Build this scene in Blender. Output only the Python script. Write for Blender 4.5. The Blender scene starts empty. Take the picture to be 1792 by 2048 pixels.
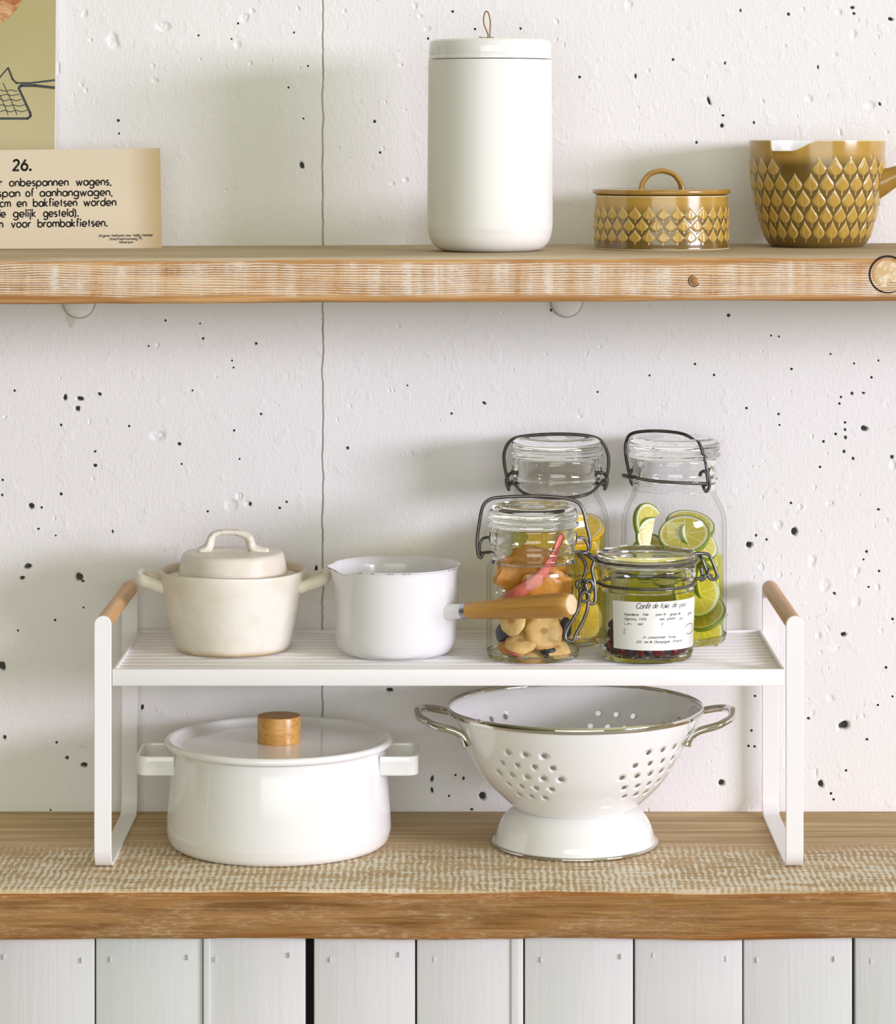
import bpy, bmesh, math, random
import numpy as np
from mathutils import Vector, Matrix, noise
from mathutils.geometry import delaunay_2d_cdt

random.seed(7)
PI = math.pi
SC = bpy.context.scene
COL = SC.collection

# ------------------------------------------------------------------ camera, light, exposure
CT = 0.85                       # height of the worktop
F, VX, VY, D0 = 6200.0, 929.0, 275.0, 2.445
ZC = CT + 0.5777                # eye height
cam_d = bpy.data.cameras.new('camera')
cam = bpy.data.objects.new('camera', cam_d)
COL.objects.link(cam)
cam.location = (0, -D0, ZC)
cam.rotation_euler = (PI / 2, 0, 0)
cam_d.sensor_fit = 'VERTICAL'
cam_d.sensor_height = 36.0
cam_d.sensor_width = 36.0
cam_d.lens = F * 36.0 / 2048.0
cam_d.shift_x = (896 - VX) / 2048.0
cam_d.shift_y = (VY - 1024) / 2048.0
cam_d.clip_start = 0.05
SC.camera = cam
SC.cycles.max_bounces = 24
SC.cycles.transmission_bounces = 20
SC.cycles.transparent_max_bounces = 24
SC.cycles.glossy_bounces = 8
SC.cycles.sample_clamp_indirect = 0.0
SC.cycles.diffuse_bounces = 6

vs = SC.view_settings
vs.view_transform = 'Standard'
vs.look = 'None'
vs.gamma = 1.0
vs.use_curve_mapping = False
vs.exposure = 0.0

W_ = bpy.data.worlds.new('room_light')
SC.world = W_
W_.use_nodes = True
wn = W_.node_tree
bgn = wn.nodes['Background']
WORLD_LOW, WORLD_HIGH, WORLD_STR = (0.15, 0.135, 0.065, 1), (0.98, 0.97, 0.64, 1), 0.36
tc = wn.nodes.new('ShaderNodeTexCoord')
sx = wn.nodes.new('ShaderNodeSeparateXYZ')
wn.links.new(tc.outputs['Generated'], sx.inputs[0])
mr = wn.nodes.new('ShaderNodeMapRange')          # the room is brighter on its window side
mr.inputs['From Min'].default_value = -0.9
mr.inputs['From Max'].default_value = 0.7
wn.links.new(sx.outputs['X'], mr.inputs['Value'])
mx = wn.nodes.new('ShaderNodeMix')
mx.data_type = 'RGBA'
mx.inputs[6].default_value = WORLD_LOW
mx.inputs[7].default_value = WORLD_HIGH
wn.links.new(mr.outputs['Result'], mx.inputs[0])
wn.links.new(mx.outputs[2], bgn.inputs['Color'])
mz = wn.nodes.new('ShaderNodeMapRange')          # and brighter overhead, off the white ceiling
mz.inputs['From Min'].default_value = -0.2
mz.inputs['From Max'].default_value = 1.0
mz.inputs['To Min'].default_value = 0.72 * WORLD_STR
mz.inputs['To Max'].default_value = 3.3 * WORLD_STR
wn.links.new(sx.outputs['Z'], mz.inputs['Value'])
wn.links.new(mz.outputs['Result'], bgn.inputs['Strength'])


def area_light(name, loc, target, size_x, size_y, power, color):
    d = bpy.data.lights.new(name, 'AREA')
    d.shape = 'RECTANGLE'
    d.size, d.size_y, d.energy, d.color = size_x, size_y, power, color
    o = bpy.data.objects.new(name, d)
    COL.objects.link(o)
    o.location = loc
    v = Vector(target) - Vector(loc)
    o.rotation_euler = v.to_track_quat('-Z', 'Y').to_euler()
    return o


area_light('window_daylight', (5.6, -3.9, CT + 1.12), (0, 0.1, CT + 0.2), 2.4, 1.1, 365, (0.94, 0.89, 1.09))
area_light('front_fill', (0.2, -3.9, CT + 0.62), (0, 0.1, CT + 0.25), 3.0, 1.5, 47, (0.95, 1.0, 1.0))  # added fill lamp in front, lifts the shadows


# ------------------------------------------------------------------ helpers
def P(px, py, Y):
    d = D0 + Y
    return Vector(((px - VX) * d / F, Y, ZC - (py - VY) * d / F))


def tag(o, label=None, cat=None, group=None, kind=None):
    if label:
        o['label'] = label
    if cat:
        o['category'] = cat
    if group:
        o['group'] = group
    if kind:
        o['kind'] = kind
    return o


def thing(name, label, cat, loc, rz=0.0, group=None):
    o = bpy.data.objects.new(name, None)
    o.empty_display_size = 0.02
    COL.objects.link(o)
    o.location = loc
    o.rotation_euler = (0, 0, rz)
    return tag(o, label, cat, group)


def link(name, me, mats, parent=None, loc=None, smooth=True, angle=40):
    if not isinstance(mats, (list, tuple)):
        mats = [mats]
    for m in mats:
        me.materials.append(m)
    o = bpy.data.objects.new(name, me)
    COL.objects.link(o)
    if parent:
        o.parent = parent
    if loc is not None:
        o.location = loc
    if smooth:
        me.polygons.foreach_set('use_smooth', [True] * len(me.polygons))
        me.set_sharp_from_angle(angle=math.radians(angle))
    me.update()
    return o


def mesh_from(verts, faces):
    me = bpy.data.meshes.new('mesh')
    me.from_pydata([tuple(v) for v in verts], [], faces)
    me.update()
    return me


def recalc(me):
    bm = bmesh.new()
    bm.from_mesh(me)
    bmesh.ops.recalc_face_normals(bm, faces=bm.faces)
    bm.to_mesh(me)
    bm.free()
    return me


def lathe(prof, seg=96, fn=None):
    """prof: (r, z) list, start and end may lie on the axis; fn(theta, r, z) -> (x, y, z)."""
    V, Fc, rings = [], [], []
    for r, z in prof:
        if r < 1e-7:
            rings.append([len(V)])
            V.append((0, 0, z) if fn is None else fn(0.0, 0.0, z))
        else:
            ring = []
            for i in range(seg):
                t = 2 * PI * i / seg
                ring.append(len(V))
                V.append((r * math.cos(t), r * math.sin(t), z) if fn is None else fn(t, r, z))
            rings.append(ring)
    for a, b in zip(rings[:-1], rings[1:]):
        if len(a) == 1 and len(b) == 1:
            continue
        for i in range(seg):
            j = (i + 1) % seg
            if len(a) == 1:
                Fc.append((a[0], b[j], b[i]))
            elif len(b) == 1:
                Fc.append((a[i], a[j], b[0]))
            else:
                Fc.append((a[i], a[j], b[j], b[i]))
    return recalc(mesh_from(V, Fc))


def smooth_prof(pts, n=6):
    """Catmull-Rom through 2-D profile points."""
    out = []
    m = len(pts)
    for i in range(m - 1):
        p0, p1, p2, p3 = pts[max(i - 1, 0)], pts[i], pts[i + 1], pts[min(i + 2, m - 1)]
        for k in range(n):
            t = k / n
            out.append(tuple(0.5 * (2 * b + (c - a) * t + (2 * a - 5 * b + 4 * c - d) * t * t + (3 * b - a - 3 * c + d) * t ** 3)
                             for a, b, c, d in zip(p0, p1, p2, p3)))
    out.append(tuple(pts[-1]))
    return out


def crom(pts, n=8, closed=False):
    pts = [Vector(p) for p in pts]
    m = len(pts)
    out = []
    for i in range(m if closed else m - 1):
        if closed:
            p0, p1, p2, p3 = pts[(i - 1) % m], pts[i], pts[(i + 1) % m], pts[(i + 2) % m]
        else:
            p0, p1, p2, p3 = pts[max(i - 1, 0)], pts[i], pts[i + 1], pts[min(i + 2, m - 1)]
        for k in range(n):
            t = k / n
            out.append(0.5 * (2 * p1 + (p2 - p0) * t + (2 * p0 - 5 * p1 + 4 * p2 - p3) * t * t + (3 * p1 - p0 - 3 * p2 + p3) * t ** 3))
    if not closed:
        out.append(pts[-1])
    return out


class MB:
    def __init__(self):
        self.v, self.f = [], []

    def add(self, verts, faces):
        o = len(self.v)
        self.v += [tuple(x) for x in verts]
        self.f += [tuple(i + o for i in fc) for fc in faces]

    def tube(self, pts, r, seg=12, closed=False, smooth=8, sx=1.0, sy=1.0, up=None):
        """r: number or function of 0..1; sx/sy stretch the section along its normal / binormal."""
        if smooth:
            pts = crom(pts, smooth, closed)
        else:
            pts = [Vector(p) for p in pts]
        n = len(pts)
        rad = r if callable(r) else (lambda t: r)
        T = []
        for i in range(n):
            if closed:
                d = pts[(i + 1) % n] - pts[i - 1]
            else:
                d = pts[min(i + 1, n - 1)] - pts[max(i - 1, 0)]
            T.append(d.normalized() if d.length > 1e-9 else Vector((1, 0, 0)))
        ref = Vector(up) if up else (Vector((0, 0, 1)) if abs(T[0].z) < 0.9 else Vector((1, 0, 0)))
        nrm = (ref - T[0] * ref.dot(T[0])).normalized()
        rings = []
        for i in range(n):
            if up:
                nn = Vector(up) - T[i] * Vector(up).dot(T[i])
                if nn.length > 1e-4:
                    nrm = nn.normalized()
            else:
                nrm = (nrm - T[i] * nrm.dot(T[i])).normalized()
            b = T[i].cross(nrm)
            rr = rad(i / max(n - 1, 1))
            ring = []
            for k in range(seg):
                a = 2 * PI * k / seg
                ring.append(len(self.v))
                self.v.append(tuple(pts[i] + nrm * (math.cos(a) * rr * sx) + b * (math.sin(a) * rr * sy)))
            rings.append(ring)
        m = n if closed else n - 1
        for i in range(m):
            a, c = rings[i], rings[(i + 1) % n]
            for k in range(seg):
                l = (k + 1) % seg
                self.f.append((a[k], a[l], c[l], c[k]))
        if not closed:
            for ring, s, i in ((rings[0], -1, 0), (rings[-1], 1, n - 1)):
                rr = rad(i / max(n - 1, 1)) * min(sx, sy)
                last = ring
                for q in (0.5, 0.85):
                    cc = []
                    for k in ring:
                        cc.append(len(self.v))
                        p = pts[i] + (Vector(self.v[k]) - pts[i]) * math.cos(q * PI / 2) + T[i] * (s * rr * 0.6 * math.sin(q * PI / 2))
                        self.v.append(tuple(p))
                    for k in range(seg):
                        l = (k + 1) % seg
                        self.f.append((last[k], last[l], cc[l], cc[k]))
                    last = cc
                tip = len(self.v)
                self.v.append(tuple(pts[i] + T[i] * (s * rr * 0.62)))
                for k in range(seg):
                    self.f.append((last[k], last[(k + 1) % seg], tip))

    def box(self, lo, hi):
        x0, y0, z0 = lo
        x1, y1, z1 = hi
        self.add([(x0, y0, z0), (x1, y0, z0), (x1, y1, z0), (x0, y1, z0), (x0, y0, z1), (x1, y0, z1), (x1, y1, z1), (x0, y1, z1)],
                 [(0, 3, 2, 1), (4, 5, 6, 7), (0, 1, 5, 4), (1, 2, 6, 5), (2, 3, 7, 6), (3, 0, 4, 7)])

    def mesh(self, bevel=0.0, seg=3):
        me = mesh_from(self.v, self.f)
        bm = bmesh.new()
        bm.from_mesh(me)
        bmesh.ops.recalc_face_normals(bm, faces=bm.faces)
        if bevel:
            ed = [e for e in bm.edges if e.is_manifold and e.calc_face_angle(0) > 0.6]
            bmesh.ops.bevel(bm, geom=ed, offset=bevel, segments=seg, profile=0.5, affect='EDGES', clamp_overlap=True)
        bm.to_mesh(me)
        bm.free()
        return me

    def build(self, name, mats, parent=None, loc=None, bevel=0.0, seg=3, angle=40):
        return link(name, self.mesh(bevel, seg), mats, parent, loc, True, angle)


def local(pts, base):
    b = Vector(base)
    return [Vector(p) - b for p in pts]


# ------------------------------------------------------------------ materials
class NT:
    def __init__(self, name):
        self.m = bpy.data.materials.new(name)
        self.m.use_nodes = True
        self.t = self.m.node_tree
        self.b = self.t.nodes['Principled BSDF']
        self.out = self.t.nodes['Material Output']

    def n(self, kind, **kw):
        nd = self.t.nodes.new(kind)
        for k, v in kw.items():
            setattr(nd, k, v)
        return nd

    def l(self, a, b):
        self.t.links.new(a, b)

    def val(self, sock, v):
        if hasattr(v, 'is_linked') or isinstance(v, bpy.types.NodeSocket):
            self.l(v, sock)
        else:
            sock.default_value = v

    def coord(self, scale=(1, 1, 1), rot=(0, 0, 0), loc=(0, 0, 0)):
        c = self.n('ShaderNodeTexCoord')
        mp = self.n('ShaderNodeMapping')
        mp.inputs['Scale'].default_value = scale
        mp.inputs['Rotation'].default_value = rot
        mp.inputs['Location'].default_value = loc
        self.l(c.outputs['Object'], mp.inputs[0])
        return mp.outputs[0]

    def noise(self, vec, scale=1.0, detail=4.0, rough=0.55, dist=0.0):
        nd = self.n('ShaderNodeTexNoise')
        self.l(vec, nd.inputs['Vector'])
        nd.inputs['Scale'].default_value = scale
        nd.inputs['Detail'].default_value = detail
        nd.inputs['Roughness'].default_value = rough
        nd.inputs['Distortion'].default_value = dist
        return nd.outputs[0]

    def math(self, op, a, b=0.0, c=None):
        nd = self.n('ShaderNodeMath', operation=op)
        self.val(nd.inputs[0], a)
        self.val(nd.inputs[1], b)
        if c is not None:
            self.val(nd.inputs[2], c)
        return nd.outputs[0]

    def ramp(self, v, a, b, lo=0.0, hi=1.0, smooth=True):
        nd = self.n('ShaderNodeMapRange')
        nd.interpolation_type = 'SMOOTHSTEP' if smooth else 'LINEAR'
        self.val(nd.inputs[0], v)
        for i, q in zip((1, 2, 3, 4), (a, b, lo, hi)):
            self.val(nd.inputs[i], q)
        return nd.outputs[0]

    def mix(self, f, a, b):
        nd = self.n('ShaderNodeMix', data_type='RGBA')
        self.val(nd.inputs[0], f)
        for i, c in ((6, a), (7, b)):
            if isinstance(c, bpy.types.NodeSocket):
                self.l(c, nd.inputs[i])
            else:
                nd.inputs[i].default_value = (*c, 1)
        return nd.outputs[2]

    def xyz(self, v):
        nd = self.n('ShaderNodeSeparateXYZ')
        self.l(v, nd.inputs[0])
        return nd.outputs

    def attr(self, name):
        nd = self.n('ShaderNodeAttribute', attribute_name=name)
        return nd.outputs['Fac']

    def bump(self, h, strength=0.3, dist=0.001):
        nd = self.n('ShaderNodeBump')
        nd.inputs['Strength'].default_value = strength
        nd.inputs['Distance'].default_value = dist
        self.l(h, nd.inputs['Height'])
        self.l(nd.outputs[0], self.b.inputs['Normal'])

    def color(self, c):
        if isinstance(c, bpy.types.NodeSocket):
            self.l(c, self.b.inputs['Base Color'])
        else:
            self.b.inputs['Base Color'].default_value = (*c, 1)

    def set(self, **kw):
        for k, v in kw.items():
            self.b.inputs[k].default_value = v
        return self


def srgb(r, g, b):
    f = lambda c: (c / 255 / 12.92) if c / 255 <= 0.04045 else ((c / 255 + 0.055) / 1.055) ** 2.4
    return (f(r), f(g), f(b))


def simple(name, col, rough=0.5, metal=0.0, coat=0.0, vary=0.04, vscale=30.0, bump=0.0, bscale=200.0, bdist=0.0005):
    m = NT(name)
    v = m.coord()
    nz = m.noise(v, vscale, 3)
    d = tuple(max(c * (1 - 2 * vary), 0) for c in col)
    e = tuple(min(c * (1 + vary), 1) for c in col)
    m.color(m.mix(nz, d, e))
    m.set(Roughness=rough, Metallic=metal)
    m.b.inputs['Coat Weight'].default_value = coat
    m.b.inputs['Coat Roughness'].default_value = 0.06
    if bump:
        m.bump(m.noise(v, bscale, 4), bump, bdist)
    return m.m


def mat_wall():
    m = NT('white_painted_concrete')
    v = m.coord()
    big = m.noise(v, 5, 3)
    col = m.mix(m.ramp(big, 0.35, 0.7), (0.835, 0.825, 0.825), (0.855, 0.845, 0.848))
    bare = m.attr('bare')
    col = m.mix(bare, col, m.mix(m.noise(v, 300, 2), (0.03, 0.03, 0.027), (0.10, 0.10, 0.085)))  # shade inside the deep pits painted in as near-black
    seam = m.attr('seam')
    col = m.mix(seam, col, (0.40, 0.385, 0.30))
    # old paint run below the left plug
    xy = m.xyz(v)
    sxx = m.math('ABSOLUTE', m.math('SUBTRACT', xy[0], P(140, 640, 0.212).x))
    szz = m.math('ABSOLUTE', m.math('SUBTRACT', xy[2], P(140, 640, 0.212).z))
    dd = m.math('ADD', m.math('MULTIPLY', sxx, 1.5), m.math('ADD', szz, m.math('MULTIPLY', m.noise(v, 180, 3), 0.012)))
    col = m.mix(m.ramp(dd, 0.0115, 0.0165, 0.55, 0.0), col, (0.62, 0.57, 0.43))
    m.color(col)
    m.set(Roughness=0.62)
    vst = m.coord((1.0, 1.0, 0.45))
    a = m.noise(vst, 420, 3, 0.6)
    b = m.noise(v, 130, 4, 0.6)
    c = m.noise(v, 60, 2, 0.5)
    h = m.math('ADD', m.math('MULTIPLY', a, 0.45), m.math('ADD', m.math('MULTIPLY', b, 0.4), m.math('MULTIPLY', m.ramp(c, 0.58, 0.68), 0.25)))
    m.bump(h, 0.6, 0.0014)
    return m.m


def mat_plank_front():
    """orange wood under worn white saw-mark stripes"""
    m = NT('shelf_plank_edge_wood')
    v = m.coord()
    xyz = m.xyz(v)
    X, Z = xyz[0], xyz[2]
    wood_n = m.noise(m.coord((7, 7, 190)), 1.0, 5, 0.6, 0.6)
    wood = m.mix(m.ramp(wood_n, 0.3, 0.72), srgb(166, 116, 66), srgb(212, 168, 114))
    warp = m.noise(m.coord((5.0, 0, 22)), 1.0, 2, 0.5)
    warp2 = m.noise(m.coord((45, 0, 60)), 1.0, 2, 0.5)
    zz = m.math('ADD', Z, m.math('ADD', m.math('MULTIPLY', warp, 0.011), m.math('MULTIPLY', warp2, 0.0012)))
    stripe = m.math('SINE', m.math('MULTIPLY', zz, 2 * PI / 0.00185))
    fine = m.noise(m.coord((180, 0, 700)), 1.0, 3, 0.6)
    col_n = m.noise(m.coord((55, 0, 5)), 1.0, 3, 0.6)
    patch = m.noise(m.coord((14, 0, 40)), 1.0, 4, 0.6)
    # paint is worn off towards both arrises of the board
    rel = m.ramp(Z, -0.0355, 0.0, 0.0, 1.0, False)
    wob = m.math('MULTIPLY', m.math('SUBTRACT', m.noise(m.coord((9, 0, 0)), 1.0, 4, 0.6), 0.5), 0.34)
    lowm = m.ramp(m.math('ADD', rel, wob), 0.11, 0.2)
    highm = m.ramp(m.math('ADD', rel, wob), 0.8, 0.9, 1.0, 0.0)
    band = m.math('MULTIPLY', lowm, highm)
    s = m.math('ADD', stripe, m.math('ADD', m.math('MULTIPLY', m.math('SUBTRACT', fine, 0.5), 2.2),
               m.math('ADD', m.math('MULTIPLY', m.math('SUBTRACT', col_n, 0.46), 5.5), m.math('MULTIPLY', m.math('SUBTRACT', patch, 0.44), 3.0))))
    paint = m.math('MULTIPLY', m.ramp(s, -0.1, 0.75), band)
    white = m.mix(m.noise(v, 60, 3), srgb(214, 200, 178), srgb(238, 232, 222))
    m.color(m.mix(m.math('MULTIPLY', paint, 0.88), wood, white))
    m.set(Roughness=0.75)
    m.b.inputs['Specular IOR Level'].default_value = 0.2
    m.bump(m.math('ADD', m.math('MULTIPLY', stripe, 0.3), m.math('ADD', wood_n, m.math('MULTIPLY', paint, 0.3))), 0.5, 0.0006)
    return m.m


def mat_plank_top(name='weathered_plank_wood', a=(160, 140, 112), b=(196, 178, 150)):
    m = NT(name)
    n1 = m.noise(m.coord((4, 70, 70)), 1.0, 6, 0.62, 0.5)
    n2 = m.noise(m.coord((2, 9, 9)), 1.0, 3, 0.5)
    c = m.mix(m.ramp(n1, 0.3, 0.7), srgb(*a), srgb(*b))
    c = m.mix(m.ramp(n2, 0.45, 0.75, 0, 0.5), c, srgb(206, 196, 176))
    m.color(c)
    m.set(Roughness=0.8)
    m.b.inputs['Specular IOR Level'].default_value = 0.2
    m.bump(n1, 0.35, 0.001)
    return m.m


def mat_counter_top():
    m = NT('worktop_sawn_wood')
    v = m.coord()
    xyz = m.xyz(v)
    X, Y = xyz[0], xyz[1]
    grain = m.noise(m.coord((5, 130, 130)), 1.0, 5, 0.62, 0.8)
    tone = m.noise(m.coord((3, 14, 14)), 1.0, 3, 0.55)
    wood = m.mix(m.ramp(grain, 0.3, 0.7), srgb(172, 144, 106), srgb(214, 190, 152))
    wood = m.mix(m.ramp(tone, 0.4, 0.7, 0, 0.55), wood, srgb(188, 160, 120))
    wx = m.noise(m.coord((30, 45, 0)), 1.0, 2, 0.5)
    wy = m.noise(m.coord((9, 40, 0)), 1.0, 2, 0.5)
    bx = m.math('SINE', m.math('MULTIPLY', m.math('ADD', X, m.math('MULTIPLY', wx, 0.006)), 2 * PI / 0.0053))
    colv = m.noise(m.coord((260, 75, 0)), 1.0, 2, 0.5)
    rows = m.noise(m.coord((26, 330, 0)), 1.0, 3, 0.6, 0.3)
    lines = m.noise(m.coord((10, 900, 0)), 1.0, 2, 0.5)
    patch = m.noise(m.coord((11, 26, 0)), 1.0, 4, 0.65)
    dash = m.math('ADD', m.math('MULTIPLY', bx, 0.9), m.math('MULTIPLY', m.math('SUBTRACT', colv, 0.5), 4.0))
    dash = m.math('ADD', dash, m.math('MULTIPLY', m.math('SUBTRACT', rows, 0.48), 7.0))
    dash = m.math('ADD', dash, m.math('ADD', m.math('MULTIPLY', m.math('SUBTRACT', lines, 0.5), 3.0), m.math('MULTIPLY', m.math('SUBTRACT', patch, 0.44), 5.0)))
    lim = m.math('ADD', Y, m.math('MULTIPLY', m.math('SUBTRACT', m.noise(m.coord((6, 0, 0)), 1.0, 3, 0.6), 0.5), 0.08))
    fade = m.math('MULTIPLY', m.ramp(lim, 0.045, 0.105, 1.0, 0.0), m.ramp(Y, -0.066, -0.061, 0.0, 1.0))
    paint = m.math('MULTIPLY', m.ramp(m.math('ADD', dash, m.ramp(Y, -0.06, 0.04, 0.5, 0.0)), 0.35, 1.5), fade)
    white = m.mix(m.noise(v, 90, 2), srgb(226, 220, 204), srgb(243, 240, 230))
    m.color(m.mix(m.math('MULTIPLY', paint, 0.9), wood, white))
    m.set(Roughness=0.8)
    m.b.inputs['Specular IOR Level'].default_value = 0.2
    m.bump(m.math('ADD', grain, m.math('MULTIPLY', paint, 0.4)), 0.45, 0.0012)
    return m.m


def mat_counter_front():
    m = NT('worktop_edge_wood')
    v = m.coord()
    g = m.noise(m.coord((9, 9, 170)), 1.0, 6, 0.65, 0.8)
    t = m.noise(m.coord((9, 9, 40)), 1.0, 4, 0.6, 0.5)
    sp = m.noise(m.coord((120, 120, 500)), 1.0, 3, 0.7)
    Z = m.xyz(v)[2]
    wood = m.mix(m.ramp(g, 0.28, 0.72), srgb(110, 74, 34), srgb(162, 120, 70))
    wood = m.mix(m.ramp(t, 0.38, 0.66, 0, 0.75), wood, srgb(152, 116, 74))
    edge = m.math('MAXIMUM', m.ramp(m.math('ADD', Z, m.math('MULTIPLY', t, 0.014)), -0.002, 0.0045), m.ramp(m.math('ADD', Z, m.math('MULTIPLY', t, 0.014)), -0.03, -0.026, 0.8, 0.0))
    wood = m.mix(m.math('MULTIPLY', edge, 0.8), wood, m.mix(g, srgb(128, 78, 26), srgb(172, 112, 50)))
    fg = m.noise(m.coord((14, 14, 900)), 1.0, 3, 0.6, 0.4)
    wood = m.mix(m.ramp(fg, 0.5, 0.72, 0, 0.4), wood, srgb(206, 172, 128))
    scr = m.math('MULTIPLY', m.ramp(sp, 0.45, 0.75), m.ramp(t, 0.42, 0.6))
    m.color(m.mix(m.math('MULTIPLY', scr, 0.45), wood, srgb(214, 192, 160)))
    m.set(Roughness=0.75)
    m.b.inputs['Specular IOR Level'].default_value = 0.2
    m.bump(m.math('ADD', g, sp), 0.5, 0.0009)
    return m.m


def mat_board():
    m = NT('white_painted_boards')
    g = m.noise(m.coord((90, 90, 3.2)), 1.0, 5, 0.6, 1.2)
    t = m.noise(m.coord((5, 5, 3)), 1.0, 3)
    m.color(m.mix(m.ramp(t, 0.35, 0.65), srgb(198, 202, 199), srgb(210, 208, 209)))
    m.set(Roughness=0.55)
    m.bump(g, 0.28, 0.0016)
    return m.m


def mat_wood(name, a, b, axis='Y', fine=260, rough=0.45):
    m = NT(name)
    s = {'X': (14, fine, fine), 'Y': (fine, 14, fine), 'Z': (fine, fine, 14)}[axis]
    g = m.noise(m.coord(s), 1.0, 5, 0.6, 0.7)
    t = m.noise(m.coord(tuple(q * 0.2 for q in s)), 1.0, 3, 0.5, 1.0)
    c = m.mix(m.ramp(g, 0.28, 0.72), srgb(*a), srgb(*b))
    c = m.mix(m.ramp(t, 0.45, 0.75, 0, 0.45), c, srgb(*a))
    m.color(c)
    m.set(Roughness=rough)
    m.bump(g, 0.15, 0.0004)
    return m.m


def mat_glass(name='clear_glass', tint=(0.985, 0.995, 0.985)):
    m = NT(name)
    m.color(tint)
    m.set(Roughness=0.0, IOR=1.47)
    m.b.inputs['Transmission Weight'].default_value = 1.0
    v = m.coord()
    m.bump(m.noise(v, 70, 2), 0.06, 0.0006)
    return m.m


def mat_jar_wall():
    """thin jar wall: straight-through with a Fresnel reflection, greener where one looks along the glass"""
    m = NT('clear_jar_glass')
    m.t.nodes.remove(m.b)
    tr = m.n('ShaderNodeBsdfTransparent')
    gl = m.n('ShaderNodeBsdfGlossy')
    gl.inputs['Roughness'].default_value = 0.01
    lw = m.n('ShaderNodeLayerWeight')
    lw.inputs['Blend'].default_value = 0.5
    f = m.math('POWER', lw.outputs['Facing'], 7.0)
    m.l(m.mix(f, (0.995, 0.997, 0.995), (0.55, 0.60, 0.53)), tr.inputs['Color'])
    refl = m.math('ADD', 0.022, m.math('MULTIPLY', f, 0.45))
    bp = m.n('ShaderNodeBump')
    bp.inputs['Strength'].default_value = 0.25
    bp.inputs['Distance'].default_value = 0.0012
    m.l(m.noise(m.coord(), 60, 2), bp.inputs['Height'])
    m.l(bp.outputs[0], gl.inputs['Normal'])
    ms = m.n('ShaderNodeMixShader')
    m.l(refl, ms.inputs[0])
    m.l(tr.outputs[0], ms.inputs[1])
    m.l(gl.outputs[0], ms.inputs[2])
    m.l(ms.outputs[0], m.out.inputs['Surface'])
    return m.m


def mat_liquid(name, col, density):
    m = NT(name)
    m.t.nodes.remove(m.b)
    tr = m.n('ShaderNodeBsdfTransparent')
    gl = m.n('ShaderNodeBsdfGlossy')
    gl.inputs['Roughness'].default_value = 0.03
    ms = m.n('ShaderNodeMixShader')
    ms.inputs[0].default_value = 0.01
    m.l(tr.outputs[0], ms.inputs[1])
    m.l(gl.outputs[0], ms.inputs[2])
    m.l(ms.outputs[0], m.out.inputs['Surface'])
    va = m.n('ShaderNodeVolumeAbsorption')
    va.inputs['Color'].default_value = (*col, 1)
    va.inputs['Density'].default_value = density
    m.l(va.outputs[0], m.out.inputs['Volume'])
    return m.m


def mat_citrus(name, pulp_a, pulp_b, pith, nseg=9):
    """cut face: radial segments inside a pale ring (object space, face normal = local Z, unit radius 0.02)"""
    m = NT(name)
    v = m.coord()
    xyz = m.xyz(v)
    ang = m.math('ARCTAN2', xyz[1], xyz[0])
    rad = m.math('SQRT', m.math('ADD', m.math('MULTIPLY', xyz[0], xyz[0]), m.math('MULTIPLY', xyz[1], xyz[1])))
    seg = m.math('ABSOLUTE', m.math('SINE', m.math('MULTIPLY', ang, nseg / 2)))
    gap = m.math('MULTIPLY', seg, rad)
    line = m.ramp(gap, 0.0006, 0.0022, 1.0, 0.0)
    core = m.ramp(rad, 0.0012, 0.0028, 1.0, 0.0)
    ring = m.ramp(rad, 0.0158, 0.0172, 0.0, 1.0)
    f = m.math('MAXIMUM', m.math('MAXIMUM', m.math('MULTIPLY', line, 0.8), core), ring)
    n = m.noise(v, 420, 3)
    m.color(m.mix(f, m.mix(n, pulp_a, pulp_b), pith))
    m.set(Roughness=0.25)
    m.b.inputs['Subsurface Weight'].default_value = 0.5
    m.b.inputs['Subsurface Scale'].default_value = 0.003
    m.b.inputs['Subsurface Radius'].default_value = (1, 0.9, 0.4)
    m.bump(n, 0.3, 0.0004)
    return m.m


def mat_leafglaze():
    m = NT('ochre_leaf_glaze')
    leaf, ridge = m.attr('leaf'), m.attr('ridge')
    v = m.coord()
    n = m.noise(v, 90, 4)
    ground = m.mix(n, srgb(102, 80, 34), srgb(124, 98, 46))
    plain = m.mix(n, srgb(170, 134, 56), srgb(190, 154, 76))
    ground = m.mix(m.attr('plain'), ground, plain)
    body = m.mix(n, srgb(172, 134, 46), srgb(200, 164, 78))
    c = m.mix(leaf, ground, body)
    c = m.mix(m.math('MULTIPLY', ridge, 0.75), c, srgb(226, 204, 138))
    c = m.mix(m.attr('pale'), c, srgb(228, 216, 176))
    m.color(c)
    m.set(Roughness=0.16)
    m.b.inputs['Coat Weight'].default_value = 0.4
    m.b.inputs['Coat Roughness'].default_value = 0.08
    return m.m


def mat_stoneware():
    m = NT('cream_stoneware')
    v = m.coord()
    n = m.noise(v, 22, 5, 0.6)
    sp = m.noise(v, 260, 4, 0.7)
    Z = m.xyz(v)[2]
    c = m.mix(m.ramp(n, 0.35, 0.65), srgb(226, 219, 203), srgb(238, 234, 224))
    c = m.mix(m.ramp(sp, 0.62, 0.75, 0, 0.35), c, srgb(196, 172, 130))
    foot = m.ramp(m.math('ADD', Z, m.math('MULTIPLY', n, 0.004)), 0.0025, 0.008, 0.75, 0.0)
    c = m.mix(foot, c, srgb(205, 172, 120))
    c = m.mix(m.math('MULTIPLY', m.attr('worn'), 0.8), c, srgb(186, 158, 112))
    m.color(c)
    m.set(Roughness=0.42)
    m.b.inputs['Coat Weight'].default_value = 0.15
    m.b.inputs['Coat Roughness'].default_value = 0.3
    m.bump(m.math('ADD', n, m.math('MULTIPLY', sp, 0.25)), 0.25, 0.0008)
    return m.m


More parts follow.
